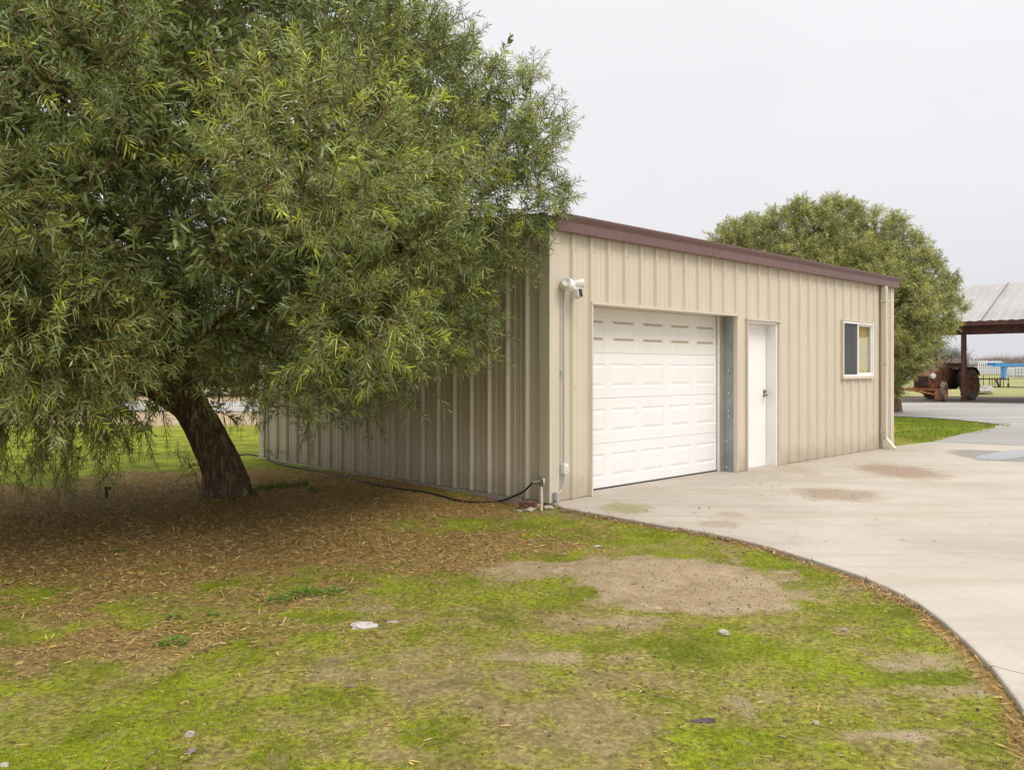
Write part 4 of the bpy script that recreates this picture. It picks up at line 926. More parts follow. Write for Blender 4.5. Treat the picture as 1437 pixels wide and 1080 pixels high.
# far left: dark orchard rows beyond the road
gl = 'dark trees beyond the road'
for k, (px, Y, h, r) in enumerate(((-40, 44, 4.4, 2.3), (40, 46, 4.2, 2.2), (110, 43, 4.5, 2.3), (185, 47, 4.3, 2.2), (255, 45, 4.4, 2.2), (330, 44, 4.6, 2.3), (400, 46, 4.4, 2.4))):
    X = (px - CX) / F * Y; Ls = [l for l in el_lumps((X, Y, h * 0.52), (r, r, h * 0.42), 34, 0.75, 0.5)]
    Ls = [(c, r_ * 1.0, 0.1, d_) for c, r_, _, d_ in Ls]
    e = far_tree(px, Y, 'orchard_tree', ['dark leafy tree beyond the road at the far left edge of the view', 'dark leafy tree beyond the road, second from the left edge', 'dark leafy tree beyond the road, third from the left edge', 'dark leafy tree beyond the road, fourth from the left edge', 'dark leafy tree beyond the road seen just left of the trunk', 'dark leafy tree beyond the road seen between the trunk and the building', 'dark leafy tree beyond the road, mostly behind the left end of the building'][k], Ls,
             [(X, Y, -.1), (X, Y, 0.9), (X + .1, Y, 2.0)], [(0.06, 0.055, 0.03), (0.09, 0.085, 0.04), (0.12, 0.11, 0.05), (0.1, 0.1, 0.06), (0.12, 0.08, 0.05)], 26, 14, 0.22, 0.035, 0.6)
    e['group'] = gl

# ------------------------------------------------------------------ ground scatter
def on_soil(x, y): return ~in_poly(x, y, DRIVE) & ~inside_bld(x, y, 0.04)
# leaf litter
n = 330000; x = R.uniform(-8.5, 2.8, n); y = R.uniform(2.6, 13.5, n); mo, di, li = covers(x, y)
clump = fbm(x, y, 5.5, 3, 77)
pr = li * 0.85 + 0.03 * (0.3 + 1.4 * clump) * (y < 8) + 0.004 + 0.30 * sstep(0.58, 0.70, clump) * (y < 7.8) * (fbm(x, y, 1.1, 2, 5) > .40); k = (R.uniform(0, 1, n) < pr * np.where(y > 8.5, 0.55, 1) * (1 - 0.5 * di)) & on_soil(x, y) & (np.abs(x) < 0.66 * y + 0.6)
x, y, li = x[k], y[k], li[k]; z = ground_z(x, y) + 0.003 + R.uniform(0, 0.012, len(x)) * li; m = len(x)
d = np.stack([R.normal(size=m), R.normal(size=m), R.normal(size=m) * 0.22 + 0.05], 1)
up = np.zeros((m, 3)); up[:, 2] = 1; up += R.normal(size=(m, 3)) * 0.35; sd_ = np.cross(d, up)
v, t = leaves_geo(np.stack([x, y, z], 1), d, np.where((li < .2) & (R.uniform(0, 1, m) < .7), R.uniform(0.008, 0.03, m), R.uniform(0.03, 0.075, m)), R.uniform(0.0035, 0.008, m), R.uniform(-0.2, 0.35, m), sd_)
pal = np.array([(0.26, 0.155, 0.05), (0.38, 0.23, 0.075), (0.5, 0.33, 0.125), (0.55, 0.44, 0.12), (0.11, 0.058, 0.024), (0.5, 0.38, 0.23)])
c = pal[R.choice(6, m, p=[.30, .27, .14, .07, .16, .06])] * R.uniform(0.75, 1.25, (m, 1))
v[:, 2] = np.maximum(v[:, 2], np.repeat(ground_z(x, y), 6) + 0.001)
o = np_mesh('leaf_litter', v, t, rep6(c), M_litter); tag(o, 'carpet of fallen brown willow leaves under the tree and across the moss', 'leaf litter', kind='stuff'); print('litter', m)
# drift of leaves along the driveway edge and scattered leaves on the slab
ex = []; 
for (x0, y0), (x1, y1) in zip(EDGE[1:17], EDGE[2:18]):
    L = math.hypot(x1 - x0, y1 - y0); kN = int(L * 380)
    tt = R.uniform(0, 1, kN); off = np.abs(R.normal(size=kN)) * 0.05 + 0.005; nx_, ny_ = -(y1 - y0) / L, (x1 - x0) / L
    px_ = x0 + (x1 - x0) * tt; py_ = y0 + (y1 - y0) * tt; sgn = -1 if nx_ > 0 else 1
    nx_, ny_ = nx_ * (1 if ny_ < 0 else -1), -abs(ny_)
    if abs(ny_) < 1e-6: nx_ = -1
    ex.append(np.stack([px_ + nx_ * off, py_ + ny_ * off], 1))
ex = np.concatenate(ex); dens = fbm(ex[:, 0], ex[:, 1], 2.2, 3, 31); ex = ex[(R.uniform(0, 1, len(ex)) < sstep(0.36, 0.62, dens)) & on_soil(ex[:, 0], ex[:, 1])]
m = len(ex); d = np.stack([R.normal(size=m), R.normal(size=m), R.normal(size=m) * 0.25], 1); up = np.zeros((m, 3)); up[:, 2] = 1
v, t = leaves_geo(np.stack([ex[:, 0], ex[:, 1], ground_z(ex[:, 0], ex[:, 1]) + R.uniform(.004, .03, m)], 1), d, R.uniform(0.03, 0.07, m), R.uniform(0.004, 0.009, m), R.uniform(0, 0.4, m), np.cross(d, up))
pal2 = np.array([(0.3, 0.19, 0.09), (0.42, 0.28, 0.14), (0.5, 0.38, 0.22), (0.2, 0.11, 0.05)])
c = pal2[R.integers(0, 4, m)] * R.uniform(.75, 1.2, (m, 1))
o = np_mesh('leaf_drift', v, t, rep6(c), M_litter); tag(o, 'drift of dry tan leaves caught along the curved edge of the driveway', 'leaf litter', kind='stuff')
# fine chips on the slab
pts = []
for px, py, sx_, sy_, kN in ((1175, 693, 45, 8, 34), (1265, 661, 45, 7, 26), (1010, 730, 50, 8, 26), (1100, 700, 160, 30, 40), (1390, 640, 30, 7, 24), (870, 722, 30, 6, 14), (1150, 650, 60, 10, 14), (1250, 760, 120, 60, 18), (1075, 682, 25, 8, 22)):
    for _ in range(kN): pts.append(G(px + R.normal() * sx_, max(py + R.normal() * sy_, 632)))
pts = np.array(pts); pts = pts[in_poly(pts[:, 0], pts[:, 1], DRIVE) & ~inside_bld(pts[:, 0], pts[:, 1], -0.0) & (edge_dist(pts[:, 0], pts[:, 1]) > .02)]; m = len(pts)
d = np.stack([R.normal(size=m), R.normal(size=m), np.abs(R.normal(size=m)) * 0.15], 1); up = np.zeros((m, 3)); up[:, 2] = 1
v, t = leaves_geo(np.stack([pts[:, 0], pts[:, 1], np.full(m, 0.005)], 1), d, R.uniform(0.02, 0.055, m), R.uniform(0.006, 0.016, m), R.uniform(-.1, 0.05, m), np.cross(d, up)); v[:, 2] = np.maximum(v[:, 2], 0.003)
c = np.array([(0.12, 0.07, 0.03), (0.06, 0.035, 0.02), (0.28, 0.18, 0.08)])[R.integers(0, 3, m)]
o = np_mesh('driveway_leaves', v, t, rep6(c), M_litter); tag(o, 'few brown leaf scraps scattered on the pale concrete', 'leaf litter', kind='stuff')
# moss: tiny standing shoots
n = 900000; x = R.uniform(-5.5, 3.2, n); y = 2.5 + 7.0 * R.uniform(0, 1, n) ** 1.25; mo, di, li = covers(x, y)
fine = fbm(x, y, 11, 3, 50); pr = sstep(0.35, 1.05, mo + (fine - 0.5) * 1.9) * (1 - di) * (1 - 0.8 * li)
k = (R.uniform(0, 1, n) < pr * 0.5) & on_soil(x, y) & (np.abs(x) < 0.64 * y + 0.3); x, y, mo = x[k], y[k], mo[k]; m = len(x)
z = ground_z(x, y); h = R.uniform(0.002, 0.008, m) * (0.7 + 0.5 * mo); wv = R.uniform(0.0015, 0.004, m)
az = R.uniform(0, 2 * PI, m); ln_ = R.normal(size=(m, 2)) * 0.6
b0 = np.stack([x - np.cos(az) * wv, y - np.sin(az) * wv, z - 0.001], 1); b1 = np.stack([x + np.cos(az) * wv, y + np.sin(az) * wv, z - 0.001], 1)
tp = np.stack([x + ln_[:, 0] * h, y + ln_[:, 1] * h, z + h], 1)
v = np.stack([b0, b1, tp], 1).reshape(-1, 3); t = np.arange(3 * m).reshape(-1, 3)
gn = fbm(x, y, 2.0, 3, 90)[:, None]
c = np.array([(0.11, 0.14, 0.010)]) * (1 - gn) + np.array([(0.31, 0.365, 0.022)]) * gn; c = c * R.uniform(0.65, 1.35, (m, 1)); c = np.where(R.uniform(0, 1, (m, 1)) < 0.14, np.array([(0.25, 0.22, 0.09)]), c)
o = np_mesh('moss', v, t, np.repeat(c, 3, axis=0), M_moss); tag(o, 'bright green moss film covering the damp soil in patches', 'moss', kind='stuff'); print('moss', m)
# crumbs and grit
n = 170000; x = R.uniform(-4.5, 3, n); y = 2.5 + 6 * R.uniform(0, 1, n) ** 1.3; mo, di, li = covers(x, y)
k = (R.uniform(0, 1, n) < (0.16 + 0.5 * di) * (1 - 0.6 * np.clip(mo, 0, 1)) * (1 - .7 * li)) & on_soil(x, y) & (np.abs(x) < 0.64 * y + 0.3); x, y = x[k], y[k]; m = len(x)
s = R.uniform(0.0015, 0.0045, m) * (1 + 1.2 * (R.uniform(0, 1, m) < 0.05)); z = ground_z(x, y)
oc = np.array([(1, 0, 0), (0, 1, 0), (-1, 0, 0), (0, -1, 0), (0, 0, 0.8), (0, 0, -.6)]); jit = 1 + R.normal(size=(m, 6, 1)) * 0.25
v = (np.stack([x, y, z + s * .3], 1)[:, None] + oc[None] * s[:, None, None] * jit).reshape(-1, 3)
ft = np.array([(0, 1, 4), (1, 2, 4), (2, 3, 4), (3, 0, 4), (1, 0, 5), (2, 1, 5), (3, 2, 5), (0, 3, 5)]); t = ((np.arange(m) * 6)[:, None, None] + ft[None]).reshape(-1, 3)
c = np.array([(0.25, 0.2, 0.13), (0.42, 0.38, 0.3), (0.09, 0.06, 0.035)])[R.choice(3, m, p=[.55, .2, .25])]
o = np_mesh('grit', v, t, np.repeat(c, 6, axis=0), M_litter); tag(o, 'fine grit and soil crumbs on the bare ground', 'gravel', kind='stuff')
# grass strip behind the driveway on the right, short blades
n = 42000; x = R.uniform(8, 16, n); y = R.uniform(14.5, 25, n)
gp = [G(1248, 584), G(1300, 586), G(1340, 589), G(1375, 592), G(1400, 595), G(1394, 600), G(1370, 605), G(1335, 612), G(1303, 619.5), G(1248, 625.5)]
x0_ = x + (fbm(x, y, 1.6, 3, 44) - .5) * 1.6; y0_ = y + (fbm(x, y, 1.6, 3, 45) - .5) * 1.6; k = in_poly(x0_, y0_, gp) & (fbm(x * .4, y, 1.5, 3, 14) > 0.40); x, y = x[k], y[k]; m = len(x); z = ground_z(x, y)
v, t = leaves_geo(np.stack([x, y, z], 1), np.stack([R.normal(size=m) * .5, R.normal(size=m) * .5, np.ones(m)], 1), R.uniform(0.03, 0.08, m), R.uniform(0.008, 0.016, m), R.uniform(0, 0.6, m))
c = np.array([(0.19, 0.265, 0.03)]) * R.uniform(0.5, 1.4, (m, 1))
o = np_mesh('grass_strip', v, t, rep6(c), M_moss); tag(o, 'bright green short grass strip between the driveway and the road', 'grass', kind='stuff')

# weeds: little rosettes with round leaves
def weed(px, py, r, nleaf, label, kind=0, group='small green weeds in the leaf litter'):
    x, y = G(px, py, -0.05); z = float(ground_z(x, y)); m = nleaf
    if kind == 0:
        a = R.uniform(0, 6.28, m); rr = r * 1.05 * R.uniform(0, 1, m) ** .6; b = np.stack([np.cos(a) * rr * .8, np.sin(a) * rr * .8, R.uniform(0.0, 0.03, m)], 1)
        d = np.stack([np.cos(a), np.sin(a), R.uniform(.1, .9, m)], 1); ll = R.uniform(.010, .026, m); ww = ll * 0.95
        v, t = leaves_geo(b, d, ll, ww, R.uniform(0, .5, m), np.cross(d, np.array([0, 0, 1.0]) + R.normal(size=(m, 3)) * .2))
        c = np.array([(0.13, 0.235, 0.03)]) * R.uniform(.6, 1.35, (m, 1))
    else:
        a = R.uniform(0, 6.28, m); rr = r * np.sqrt(R.uniform(0, 1, m)); b = np.stack([np.cos(a) * rr, np.sin(a) * rr, np.zeros(m)], 1)
        d = np.stack([R.normal(size=m) * .45, R.normal(size=m) * .45, np.ones(m)], 1); ll = R.uniform(.05, .16, m) * (1.4 - rr / r)
        v, t = leaves_geo(b, d, ll, R.uniform(.004, .008, m), R.uniform(.1, .9, m)); c = np.array([(0.09, 0.15, 0.03)]) * R.uniform(.6, 1.4, (m, 1))
    o = np_mesh('weed' if kind == 0 else 'grass_tuft', v, t, rep6(c), M_moss); o.location = (x, y, z); tag(o, label, 'weed' if kind == 0 else 'grass', group); return o
weed(395, 838, 0.11, 110, 'bright green low weed patch, leftmost of the two above the white concrete lump')
weed(428, 828, 0.13, 170, 'largest bright green weed patch in the leaf litter above the concrete lump')
weed(468, 824, 0.10, 90, 'round leaved weed at the right end of the green patch')
weed(243, 900, 0.09, 90, 'small weed on the edge of the litter, lower left')
weed(245, 862, 0.05, 30, 'tiny weed seedling above the lower left weed'); weed(300, 858, 0.04, 24, 'tiny weed in the litter left of the weed patch'); weed(165, 772, 0.07, 40, 'faint weed in the dark litter at left')
gt = 'dark grass tufts round the trunk'
for i, (px, py, r, m) in enumerate(((372, 692, .12, 170), (395, 686, .14, 200), (350, 700, .10, 110), (420, 682, .12, 130), (295, 690, .10, 120), (440, 690, .08, 70))):
    weed(px, py, r, m, ['dark grass tuft right beside the trunk base', 'thickest dark grass tuft right of the trunk', 'grass tuft in front of the trunk base', 'grass tuft toward the hose, right of the trunk', 'grass tuft at the left foot of the trunk', 'thin grass tuft farthest right of the trunk'][i], 1, gt)
# leafy suckers at the left foot of the trunk
def sprig(px, py, h, m, label):
    x, y = G(px, py, -0.05); z = float(ground_z(x, y)); L = []
    V0, T0, C0_ = make_twigs([(np.array([0, 0, h * 0.6]), h * 0.5, 0.2, 1)], m / ((h * .5 / .6) ** 2), 16, 0.07, 0.009, h * 0.7, PAL, .4)
    o = np_mesh('sapling', V0, T0, C0_, M_leaf); o.location = (x, y, z); tag(o, label, 'sapling')
sprig(262, 678, 0.5, 9, 'thin leafy sucker at the left foot of the leaning trunk'); sprig(388, 655, 0.42, 5, 'sparse sucker growing by the foot of the side wall')

# ------------------------------------------------------------------ open barn with corrugated roof
PB = np.array(G(1352.5, 562.5)); 
BN = empty('open_barn', (PB[0], PB[1], 0), ROT); tag(BN, 'open sided pole barn with grey metal roof on dark beams behind the driveway', 'barn')
# local x = U (depth, away), local y = V (to the left); eave runs along y
zE = 3.56; dep = 3.3; zR = 5.32; yl = 2.2; yr = -34.0
def roof_mat():
    m, nt, b = mat_new('weathered_roof'); c = coords(nt); sp_ = N(nt, 'ShaderNodeSeparateXYZ'); nt.links.new(c, sp_.inputs[0])
    n1 = noise(nt, c, 0.7, 5, .6); n2 = noise(nt, coords(nt, 'Object', (0.4, 6, 1)), 1.5, 5)
    base = ramp(nt, mth(nt, 'ADD', mth(nt, 'MULTIPLY', n1, .5), mth(nt, 'MULTIPLY', n2, .5)), [(.3, (0.27, 0.25, 0.24)), (.6, (0.38, 0.36, 0.35)), (.75, (0.44, 0.42, 0.41))])
    nt.links.new(base, b.inputs['Base Color']); b.inputs['Roughness'].default_value = .6; return m
mb = MB(); ysr = np.arange(yl, yr, -0.2); top = []
for side in (0, 1):
    xa, za, xb_, zb_ = (-0.55, zE - 0.12, dep, zR) if side == 0 else (dep, zR, 2 * dep + .5, zE - .12)
    vs = []; 
    for i, yy in enumerate(ysr):
        o_ = 0.03 if i % 2 else 0.0; vs += [Vector((xa, yy, za + o_)), Vector((xb_, yy, zb_ + o_))]
    mb.add(vs, [(2 * i, 2 * i + 2, 2 * i + 3, 2 * i + 1) for i in range(len(ysr) - 1)])
    vs = [v - Vector((0, 0, 0.05)) for v in vs]; mb.add(vs, [(2 * i, 2 * i + 1, 2 * i + 3, 2 * i + 2) for i in range(len(ysr) - 1)])
rf = mb.build('roof', roof_mat(), BN)
mb = MB()
sl = math.atan2(zR - zE + .12, dep + .55)
for i, yy in enumerate(np.arange(1.6, -33, -2.45)):
    mb.add([Vector((x_, y_, z_)) for (x_, z_) in ((-0.56, zE - .08), (dep, zR + .04)) for y_ in (yy, yy - .03) for z_ in (z_, z_ + .02)], [(0, 1, 3, 2), (4, 6, 7, 5), (1, 5, 7, 3), (0, 4, 5, 1), (2, 3, 7, 6)])
mb.build('roof_seam', plain('seam_grey', (0.17, 0.15, 0.14)), rf)
mb = MB(); mb.box(-0.12, 0.12, yr, yl, zE - 0.66, zE - 0.30); mb.box(-0.2, -0.125, yr, yl, zE - 0.40, zE - 0.14); mb.box(-0.62, -0.52, yr, yl, zE - 0.30, zE - 0.13); mb.box(2 * dep - .1, 2 * dep + .1, yr, yl, zE - 0.32, zE - 0.20)
for yy in np.arange(2.1, -33, -1.2):
    mb.add([Vector((x_, y_, z_)) for (x_, z_) in ((-0.1, zE - .40), (dep, zR - .45), (2 * dep, zE - .40)) for y_ in (yy, yy - .08) for z_ in (z_, z_ + .18)],
           [(0, 1, 3, 2), (0, 4, 5, 1), (2, 3, 7, 6), (0, 2, 6, 4), (4, 8, 9, 5), (6, 7, 11, 10), (4, 6, 10, 8), (8, 10, 11, 9)])
mb.build('beam', M_post, BN)
for (bx, by) in ((0, 0), (0, -6.2), (0, -12.4), (0, -18.6), (6.6, -6.2), (6.6, -12.4), (6.6, -18.6)):
    mb = MB(); mb.box(bx - .09, bx + .09, by - .09, by + .09, -0.1, zE - 0.66, bev=0.01); mb.box(bx - .14, bx + .14, by - .14, by + .14, -0.02, .05); mb.build('post', M_post, BN)

# ------------------------------------------------------------------ old tractor
TR = empty('old_tractor', (0, 0, 0)); tag(TR, 'rusty old tractor with a tall exhaust pipe parked by the barn post', 'tractor')
fa = np.array([(1294 - CX) / F * 36.9, 36.9]); ra = np.array([(1333 - CX) / F * 38.4, 38.4])
hd = fa - ra; WB = float(np.hypot(*hd)); hd = hd / WB; ang = math.atan2(hd[1], hd[0])
TR.location = (ra[0], ra[1], 0.0); TR.scale = (1.1, 1.1, 1.12); TR.rotation_euler = (0, 0, ang)          # local +x forward, +y left of driver
def wheel(x, y, r, wd, steer=0.0, ribs=16, name='wheel'):
    Mw = Matrix.Translation((x, y, r)) @ Matrix.Rotation(steer, 4, 'Z') @ Matrix.Rotation(PI / 2, 4, 'X')
    h = wd / 2; mb = MB()
    mb.lathe([(r * .62, -h * .7), (r * .72, -h * .95), (r * .9, -h), (r * .98, -h * .7), (r, -h * .3), (r, h * .3), (r * .98, h * .7), (r * .9, h), (r * .72, h * .95), (r * .62, h * .7)], Mw, 32)
    for k in range(ribs):
        a = 2 * PI * k / ribs; Mr = Mw @ Matrix.Rotation(a, 4, 'Z')
        mb.box(r * .97, r * 1.035, -0.02 * r, 0.06 * r, -h * .95, -h * .05, 0, Mr); mb.box(r * .97, r * 1.035, 0.10 * r, 0.18 * r, h * .05, h * .95, 0, Mr)
    t = mb.build('tyre', M_tyre, None)
    mb = MB(); mb.lathe([(r * .62, -h * .75), (r * .5, -h * .5), (r * .45, -h * .1), (r * .2, 0), (0, 0.02)], Mw, 24); mb.lathe([(0, -0.02), (r * .2, -.02), (r * .45, h * .1), (r * .5, h * .5), (r * .62, h * .75)], Mw, 24)
    mb.lathe([(0, -h * 1.0), (r * .15, -h * .95), (r * .18, 0), (r * .15, h * .95), (0, h)], Mw, 12)
    w_ = mb.build('wheel', M_rust, TR); t.parent = w_; return w_
tr_f = 0.98; tr_r = 0.80
wheel(WB, tr_f, 0.38, 0.17, 0.25); wheel(WB, -tr_f, 0.39, 0.17, 0.25); wheel(0, tr_r, 0.62, 0.3); wheel(0, -tr_r, 0.64, 0.3)
# rear axle housing / gearbox / engine
mb = MB(); mb.tube([(0, -.75, .62), (0, .75, .62)], .11, 12); mb.box(-.3, .55, -.22, .22, .42, .92, bev=.04); mb.box(.5, 1.35, -.2, .2, .45, 1.12, bev=.04)
for yy in (-.26, .26): mb.box(.7, 1.2, yy - .07, yy + .07, .6, .95, bev=.02)
mb.box(1.25, 1.9, -.16, .16, .42, .72, bev=.03); mb.box(0.35, 0.8, -.32, .32, .85, 1.32, bev=.05); mb.build('engine', M_darkrust, TR)
mb = MB()                                            # sloping hood
hp_ = [(0.75, 1.36), (1.6, 1.27), (2.15, 1.12), (2.32, 1.0), (2.32, .52), (1.9, .50), (1.35, .62), (0.75, .85)]
nH = len(hp_); prof_ = []
for (yy, s_) in ((-.34, .93), (-.30, 1.0), (.30, 1.0), (.34, .93)):
    prof_.append([Vector((x_, yy, z_ * (s_ if z_ > 1.0 else 1))) for x_, z_ in hp_])
vs = [v for pr_ in prof_ for v in pr_]; fs = []
for a_ in range(3):
    for i in range(nH): fs.append((a_ * nH + i, (a_ + 1) * nH + i, (a_ + 1) * nH + (i + 1) % nH, a_ * nH + (i + 1) % nH))
fs += [tuple(reversed(range(nH))), tuple(range(3 * nH, 4 * nH))]; mb.add(vs, fs)
for xx in (1.0, 1.4, 1.8): mb.box(xx, xx + .03, -.35, .35, .80, 1.02)
hood = mb.build('hood', M_rust, TR)
mb = MB(); mb.box(2.325, 2.36, -.27, .27, .55, .96, bev=.01)
for k in range(7): mb.box(2.36, 2.375, -.24 + k * .075, -.215 + k * .075, .58, .93)
mb.build('grille', M_darkrust, TR)
for yy in (-.44, .44):
    mb = MB(); Mh = Matrix.Translation((2.25, yy, .98)) @ Matrix.Rotation(PI / 2, 4, 'Y'); mb.lathe([(0, -.13), (.07, -.11), (.115, -.03), (.125, .03), (.115, .04)], Mh, 18); mb.tube([(2.15, yy * .7, .95), (2.22, yy, .95)], .02, 6)
    hl = mb.build('headlight', M_rusto, TR); mb = MB(); mb.lathe([(.113, .036), (.07, .055), (0, .06)], Mh, 18); mb.build('lens', M_whitem, hl)
mb = MB(); mb.box(WB + .02, WB + .14, -1.0, 1.0, .40, .50, bev=.01); mb.tube([(WB + .08, -.92, .28), (WB + .08, -.92, .5)], .04, 8); mb.tube([(WB + .08, .92, .28), (WB + .08, .92, .5)], .04, 8)
mb.tube([(WB + .2, -.9, .45), (WB + .5, 0, .42), (WB + .2, .95, .22)], .035, 8); mb.tube([(WB + .1, .9, .4), (1.2, .2, .55)], .03, 8); mb.tube([(WB + .1, -.9, .4), (1.2, -.2, .55)], .03, 8); mb.box(WB + .15, WB + .3, .75, 1.05, .05, .4, bev=.02)
mb.build('front_axle', M_rusto, TR)
mb = MB(); mb.tube([(.95, -.12, 1.3), (.95, -.12, 1.55), (.95, -.12, 2.3)], [.045, .05, .03], 10); mb.tube([(.95, -.12, 1.5), (.95, -.12, 2.0)], .06, 12); mb.build('exhaust', M_darkrust, TR)
Ms = Matrix.Translation((.42, .05, 1.62)) @ Matrix.Rotation(math.radians(50), 4, 'Y')
mb = MB(); mb.tube([Ms @ Vector((.23 * math.cos(a), .23 * math.sin(a), 0)) for a in np.linspace(0, 2 * PI, 25)], .015, 6, cap=False)
for k in range(3): a = k * 2.094; mb.tube([Ms @ Vector((0, 0, 0)), Ms @ Vector((.23 * math.cos(a), .23 * math.sin(a), 0))], .01, 6)
mb.tube([(.42, .05, 1.62), (.72, .05, 1.3)], .018, 6); mb.build('steering_wheel', M_darkrust, TR)
mb = MB(); vs = []
for i in range(7):
    for j in range(7):
        u_, v_ = i / 6 - .5, j / 6 - .5; vs.append(Vector((-.15 + u_ * .45, v_ * .48, 1.15 + .25 * (u_ * u_ + v_ * v_) + (.18 if i == 0 else 0))))
mb.add(vs, [(i * 7 + j, (i + 1) * 7 + j, (i + 1) * 7 + j + 1, i * 7 + j + 1) for i in range(6) for j in range(6)], 0, True); mb.box(-.25, .0, -.05, .05, .9, 1.2); mb.build('seat', M_rust, TR)
for yy in (-.78, .78):
    mb = MB(); n_ = 12; vs = []
    for k in range(n_ + 1):
        a = math.radians(10 + 140 * k / n_); 
        for dy in (-.17, .17): vs.append(Vector((.72 * math.cos(a), yy + dy, .63 + .72 * math.sin(a))))
        vs.append(Vector((.70 * math.cos(a), yy + .17, .61 + .70 * math.sin(a))))
    mb.add(vs, [(3 * k, 3 * k + 1, 3 * k + 4, 3 * k + 3) for k in range(n_)] + [(3 * k + 1, 3 * k + 2, 3 * k + 5, 3 * k + 4) for k in range(n_)], 0, True); mb.build('fender', M_darkrust, TR)
mb = MB(); mb.box(-.75, -.35, -.35, .35, 1.1, 1.5, bev=.02); mb.box(-.8, -.2, -.1, .1, .7, 1.1); mb.build('toolbox', M_post, TR)

# second machine mostly hidden behind the building end: a big spoked wheel and drawbar
SP = np.array([(1253 - CX) / F * 34.5, 34.5]); WT = empty('implement_wheel', (SP[0], SP[1], 0), 0.35); tag(WT, 'old farm wheel half hidden behind the right end of the metal building', 'wheel')
Mw = Matrix.Translation((0, 0, .36)) @ Matrix.Rotation(PI / 2, 4, 'X'); mb = MB(); mb.lathe([(.24, -.07), (.33, -.09), (.37, -.05), (.37, .05), (.33, .09), (.24, .07)], Mw, 28); mb.build('tyre', M_tyre, WT)
mb = MB(); mb.lathe([(.24, -.07), (.18, -.02), (0, 0)], Mw, 20); mb.tube([(0, -.1, .36), (0, .9, .36)], .04, 8); mb.tube([(0, .3, .36), (.9, .5, .42)], .03, 8); mb.build('rim', M_darkrust, WT)

# rusty implement frame behind the barn
IX = 46.0; IM = empty('farm_implement', ((1375 - CX) / F * IX, IX, 0)); tag(IM, 'thin rusty farm implement frame on the grass behind the tractor', 'farm implement')
sc_ = IX / F; mb = MB()
def ip(px, py, dy=0): return Vector(((px - 1375) * sc_, dy, CH + (HY - py) * IX / F))
for dy in (0, .8):
    mb.tube([ip(1372, 531.5, dy), ip(1416, 532, dy)], .03, 6); mb.tube([ip(1366, 543, dy), ip(1448, 543.5, dy)], .025, 6)
    for px in (1380, 1400, 1404, 1408, 1415): mb.tube([ip(px, 529 if px != 1380 else 526, dy), ip(px, 543, dy)], .02, 6)
mb.tube([ip(1398, 532), ip(1402, 543)], .05, 6); mb.tube([ip(1415, 538), ip(1415, 543)], .05, 6); mb.tube([ip(1380, 531.5), ip(1380, 531.5, .8)], .04, 6); mb.tube([ip(1415, 532), ip(1415, 532, .8)], .04, 6)
mb.build('frame', M_darkrust, IM)

# white stacked bins / trailer and the blue machine far behind
TY = 120.0; ts = TY / F
TL = empty('white_trailer', ((1390 - CX) * ts, TY, 0)); tag(TL, 'long white slatted trailer far across the field', 'trailer')
def tz(py): return CH + (HY - py) * ts
mb = MB(); hw = 17.5 * ts
mb.box(-hw, hw, 0, 2.4, tz(525), tz(516)); mb.box(-hw * 1.05, hw, -.05, 2.45, tz(515), tz(513.5)); mb.box(-hw, hw, -.05, 2.45, tz(510.5), tz(509)); mb.box(-hw, -hw * .2, 0, 2.4, tz(508), tz(506)); mb.box(0, hw * .9, 0, 2.4, tz(508.5), tz(506.5))
mb.build('body', plain('trailer_white', (0.62, 0.64, 0.68)), TL)
mb = MB()
for k in range(13): xx = -hw + k * 2 * hw / 12; mb.box(xx - .06, xx + .06, -.12, -.06, tz(525), tz(508))
mb.build('stake', M_whitem, TL)
BM = empty('blue_boom_machine', ((1410 - CX) * ts * .93, TY * .93, 0)); tag(BM, 'bright blue overhead frame standing in front of the white trailer', 'farm machine'); ts2 = ts * .93
def bz(py): return CH + (HY - py) * ts2
mb = MB(); mb.box(-22 * ts2, 60 * ts2, 0, .5, bz(513.5), bz(510)); mb.box(-14 * ts2, 1 * ts2, -.1, .6, bz(514.2), bz(509)); mb.box(-22 * ts2, -10 * ts2, 0, .5, bz(511), bz(509.5)); mb.build('beam', M_blue, BM)
for px in (0, 55): 
    mb = MB(); mb.box((px - 2) * ts2, (px + 2.2) * ts2, .0, .5, -.02, bz(513.5)); mb.build('leg', M_blue, BM)
WT2 = empty('white_tank', ((1437 - CX) * ts * .98, TY * .98, 0)); tag(WT2, 'white caged tank at the right edge beyond the blue frame', 'tank')
mb = MB(); mb.box(-12 * ts, 14 * ts, 0, 2.2, .2, tz(515), bev=.15); mb.build('tank', M_whitem, WT2)
mb = MB()
for k in range(7): xx = (-12 + k * 4.3) * ts; mb.box(xx - .04, xx + .04, -.08, -.02, 0, tz(514.5))
for zz in (.4, .9, 1.4): mb.box(-12 * ts, 14 * ts, -.12, -.08, zz, zz + .06)
mb.build('cage', plain('cage_grey', (.35, .36, .38)), WT2)

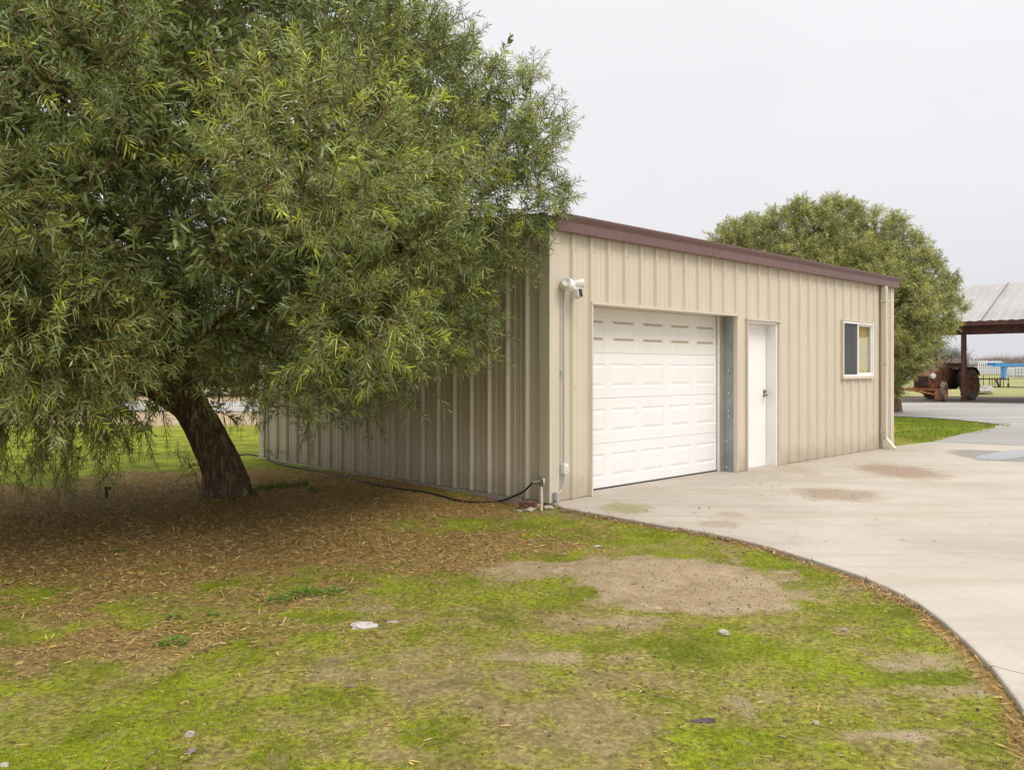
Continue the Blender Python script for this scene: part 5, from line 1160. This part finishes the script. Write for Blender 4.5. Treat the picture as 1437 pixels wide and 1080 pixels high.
# ------------------------------------------------------------------ far bare orchard and hazy wood (one mass each)
def bare_wood(name, label, x0, x1, Y0, Y1, h0, h1, n, col, thick):
    P0 = []; P1 = []; Wd = []
    for _ in range(n):
        x = R.uniform(x0, x1); y = R.uniform(Y0, Y1); h = R.uniform(h0, h1) * (0.75 + 0.5 * float(vnoise(x * .08, y * .02, 3))); P0.append((x, y, 0)); P1.append((x, y, h * .35)); Wd.append(thick * 1.6)
        for k in range(34):
            a = R.uniform(0, 6.28); z0_ = h * R.uniform(.2, .6); l = h * R.uniform(.25, .5); el = R.uniform(.3, 1.3)
            p0 = np.array((x, y, z0_)) + np.array((math.cos(a), math.sin(a), 0)) * R.uniform(0, .2) * h; p1 = p0 + l * np.array((math.cos(a) * math.cos(el), math.sin(a) * math.cos(el), math.sin(el)))
            P0.append(p0); P1.append(p1); Wd.append(thick * R.uniform(.3, 1))
    P0 = np.array(P0, float); P1 = np.array(P1, float); Wd = np.array(Wd)[:, None]; m = len(P0); d = P1 - P0; s1 = np.cross(d, [0, 1, 0.01]); s1 /= np.linalg.norm(s1, axis=1, keepdims=True) + 1e-9; s2 = np.cross(d, s1); s2 /= np.linalg.norm(s2, axis=1, keepdims=True)
    v = np.stack([P0 + s1 * Wd, P0 - .5 * s1 * Wd + .87 * s2 * Wd, P0 - .5 * s1 * Wd - .87 * s2 * Wd, P1], 1).reshape(-1, 3)
    t = ((np.arange(m) * 4)[:, None, None] + np.array([(0, 1, 3), (1, 2, 3), (2, 0, 3)])[None]).reshape(-1, 3)
    c = np.array([col]) * R.uniform(.75, 1.25, (m, 1)); o = np_mesh(name, v, t, np.repeat(c, 4, axis=0), M_litter); tag(o, label, 'trees', kind='stuff'); return o
bare_wood('bare_orchard', 'far brown leafless orchard along the horizon at right', 88, 190, 175, 230, 4.0, 6.0, 900, (0.27, 0.21, 0.185), 0.06)
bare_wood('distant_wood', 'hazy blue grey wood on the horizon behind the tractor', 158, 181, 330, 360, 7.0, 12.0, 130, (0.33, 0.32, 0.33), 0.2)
bare_wood('left_orchard', 'far leafless orchard along the horizon at left', -260, 30, 150, 200, 3.2, 4.6, 700, (0.18, 0.14, 0.11), 0.08)
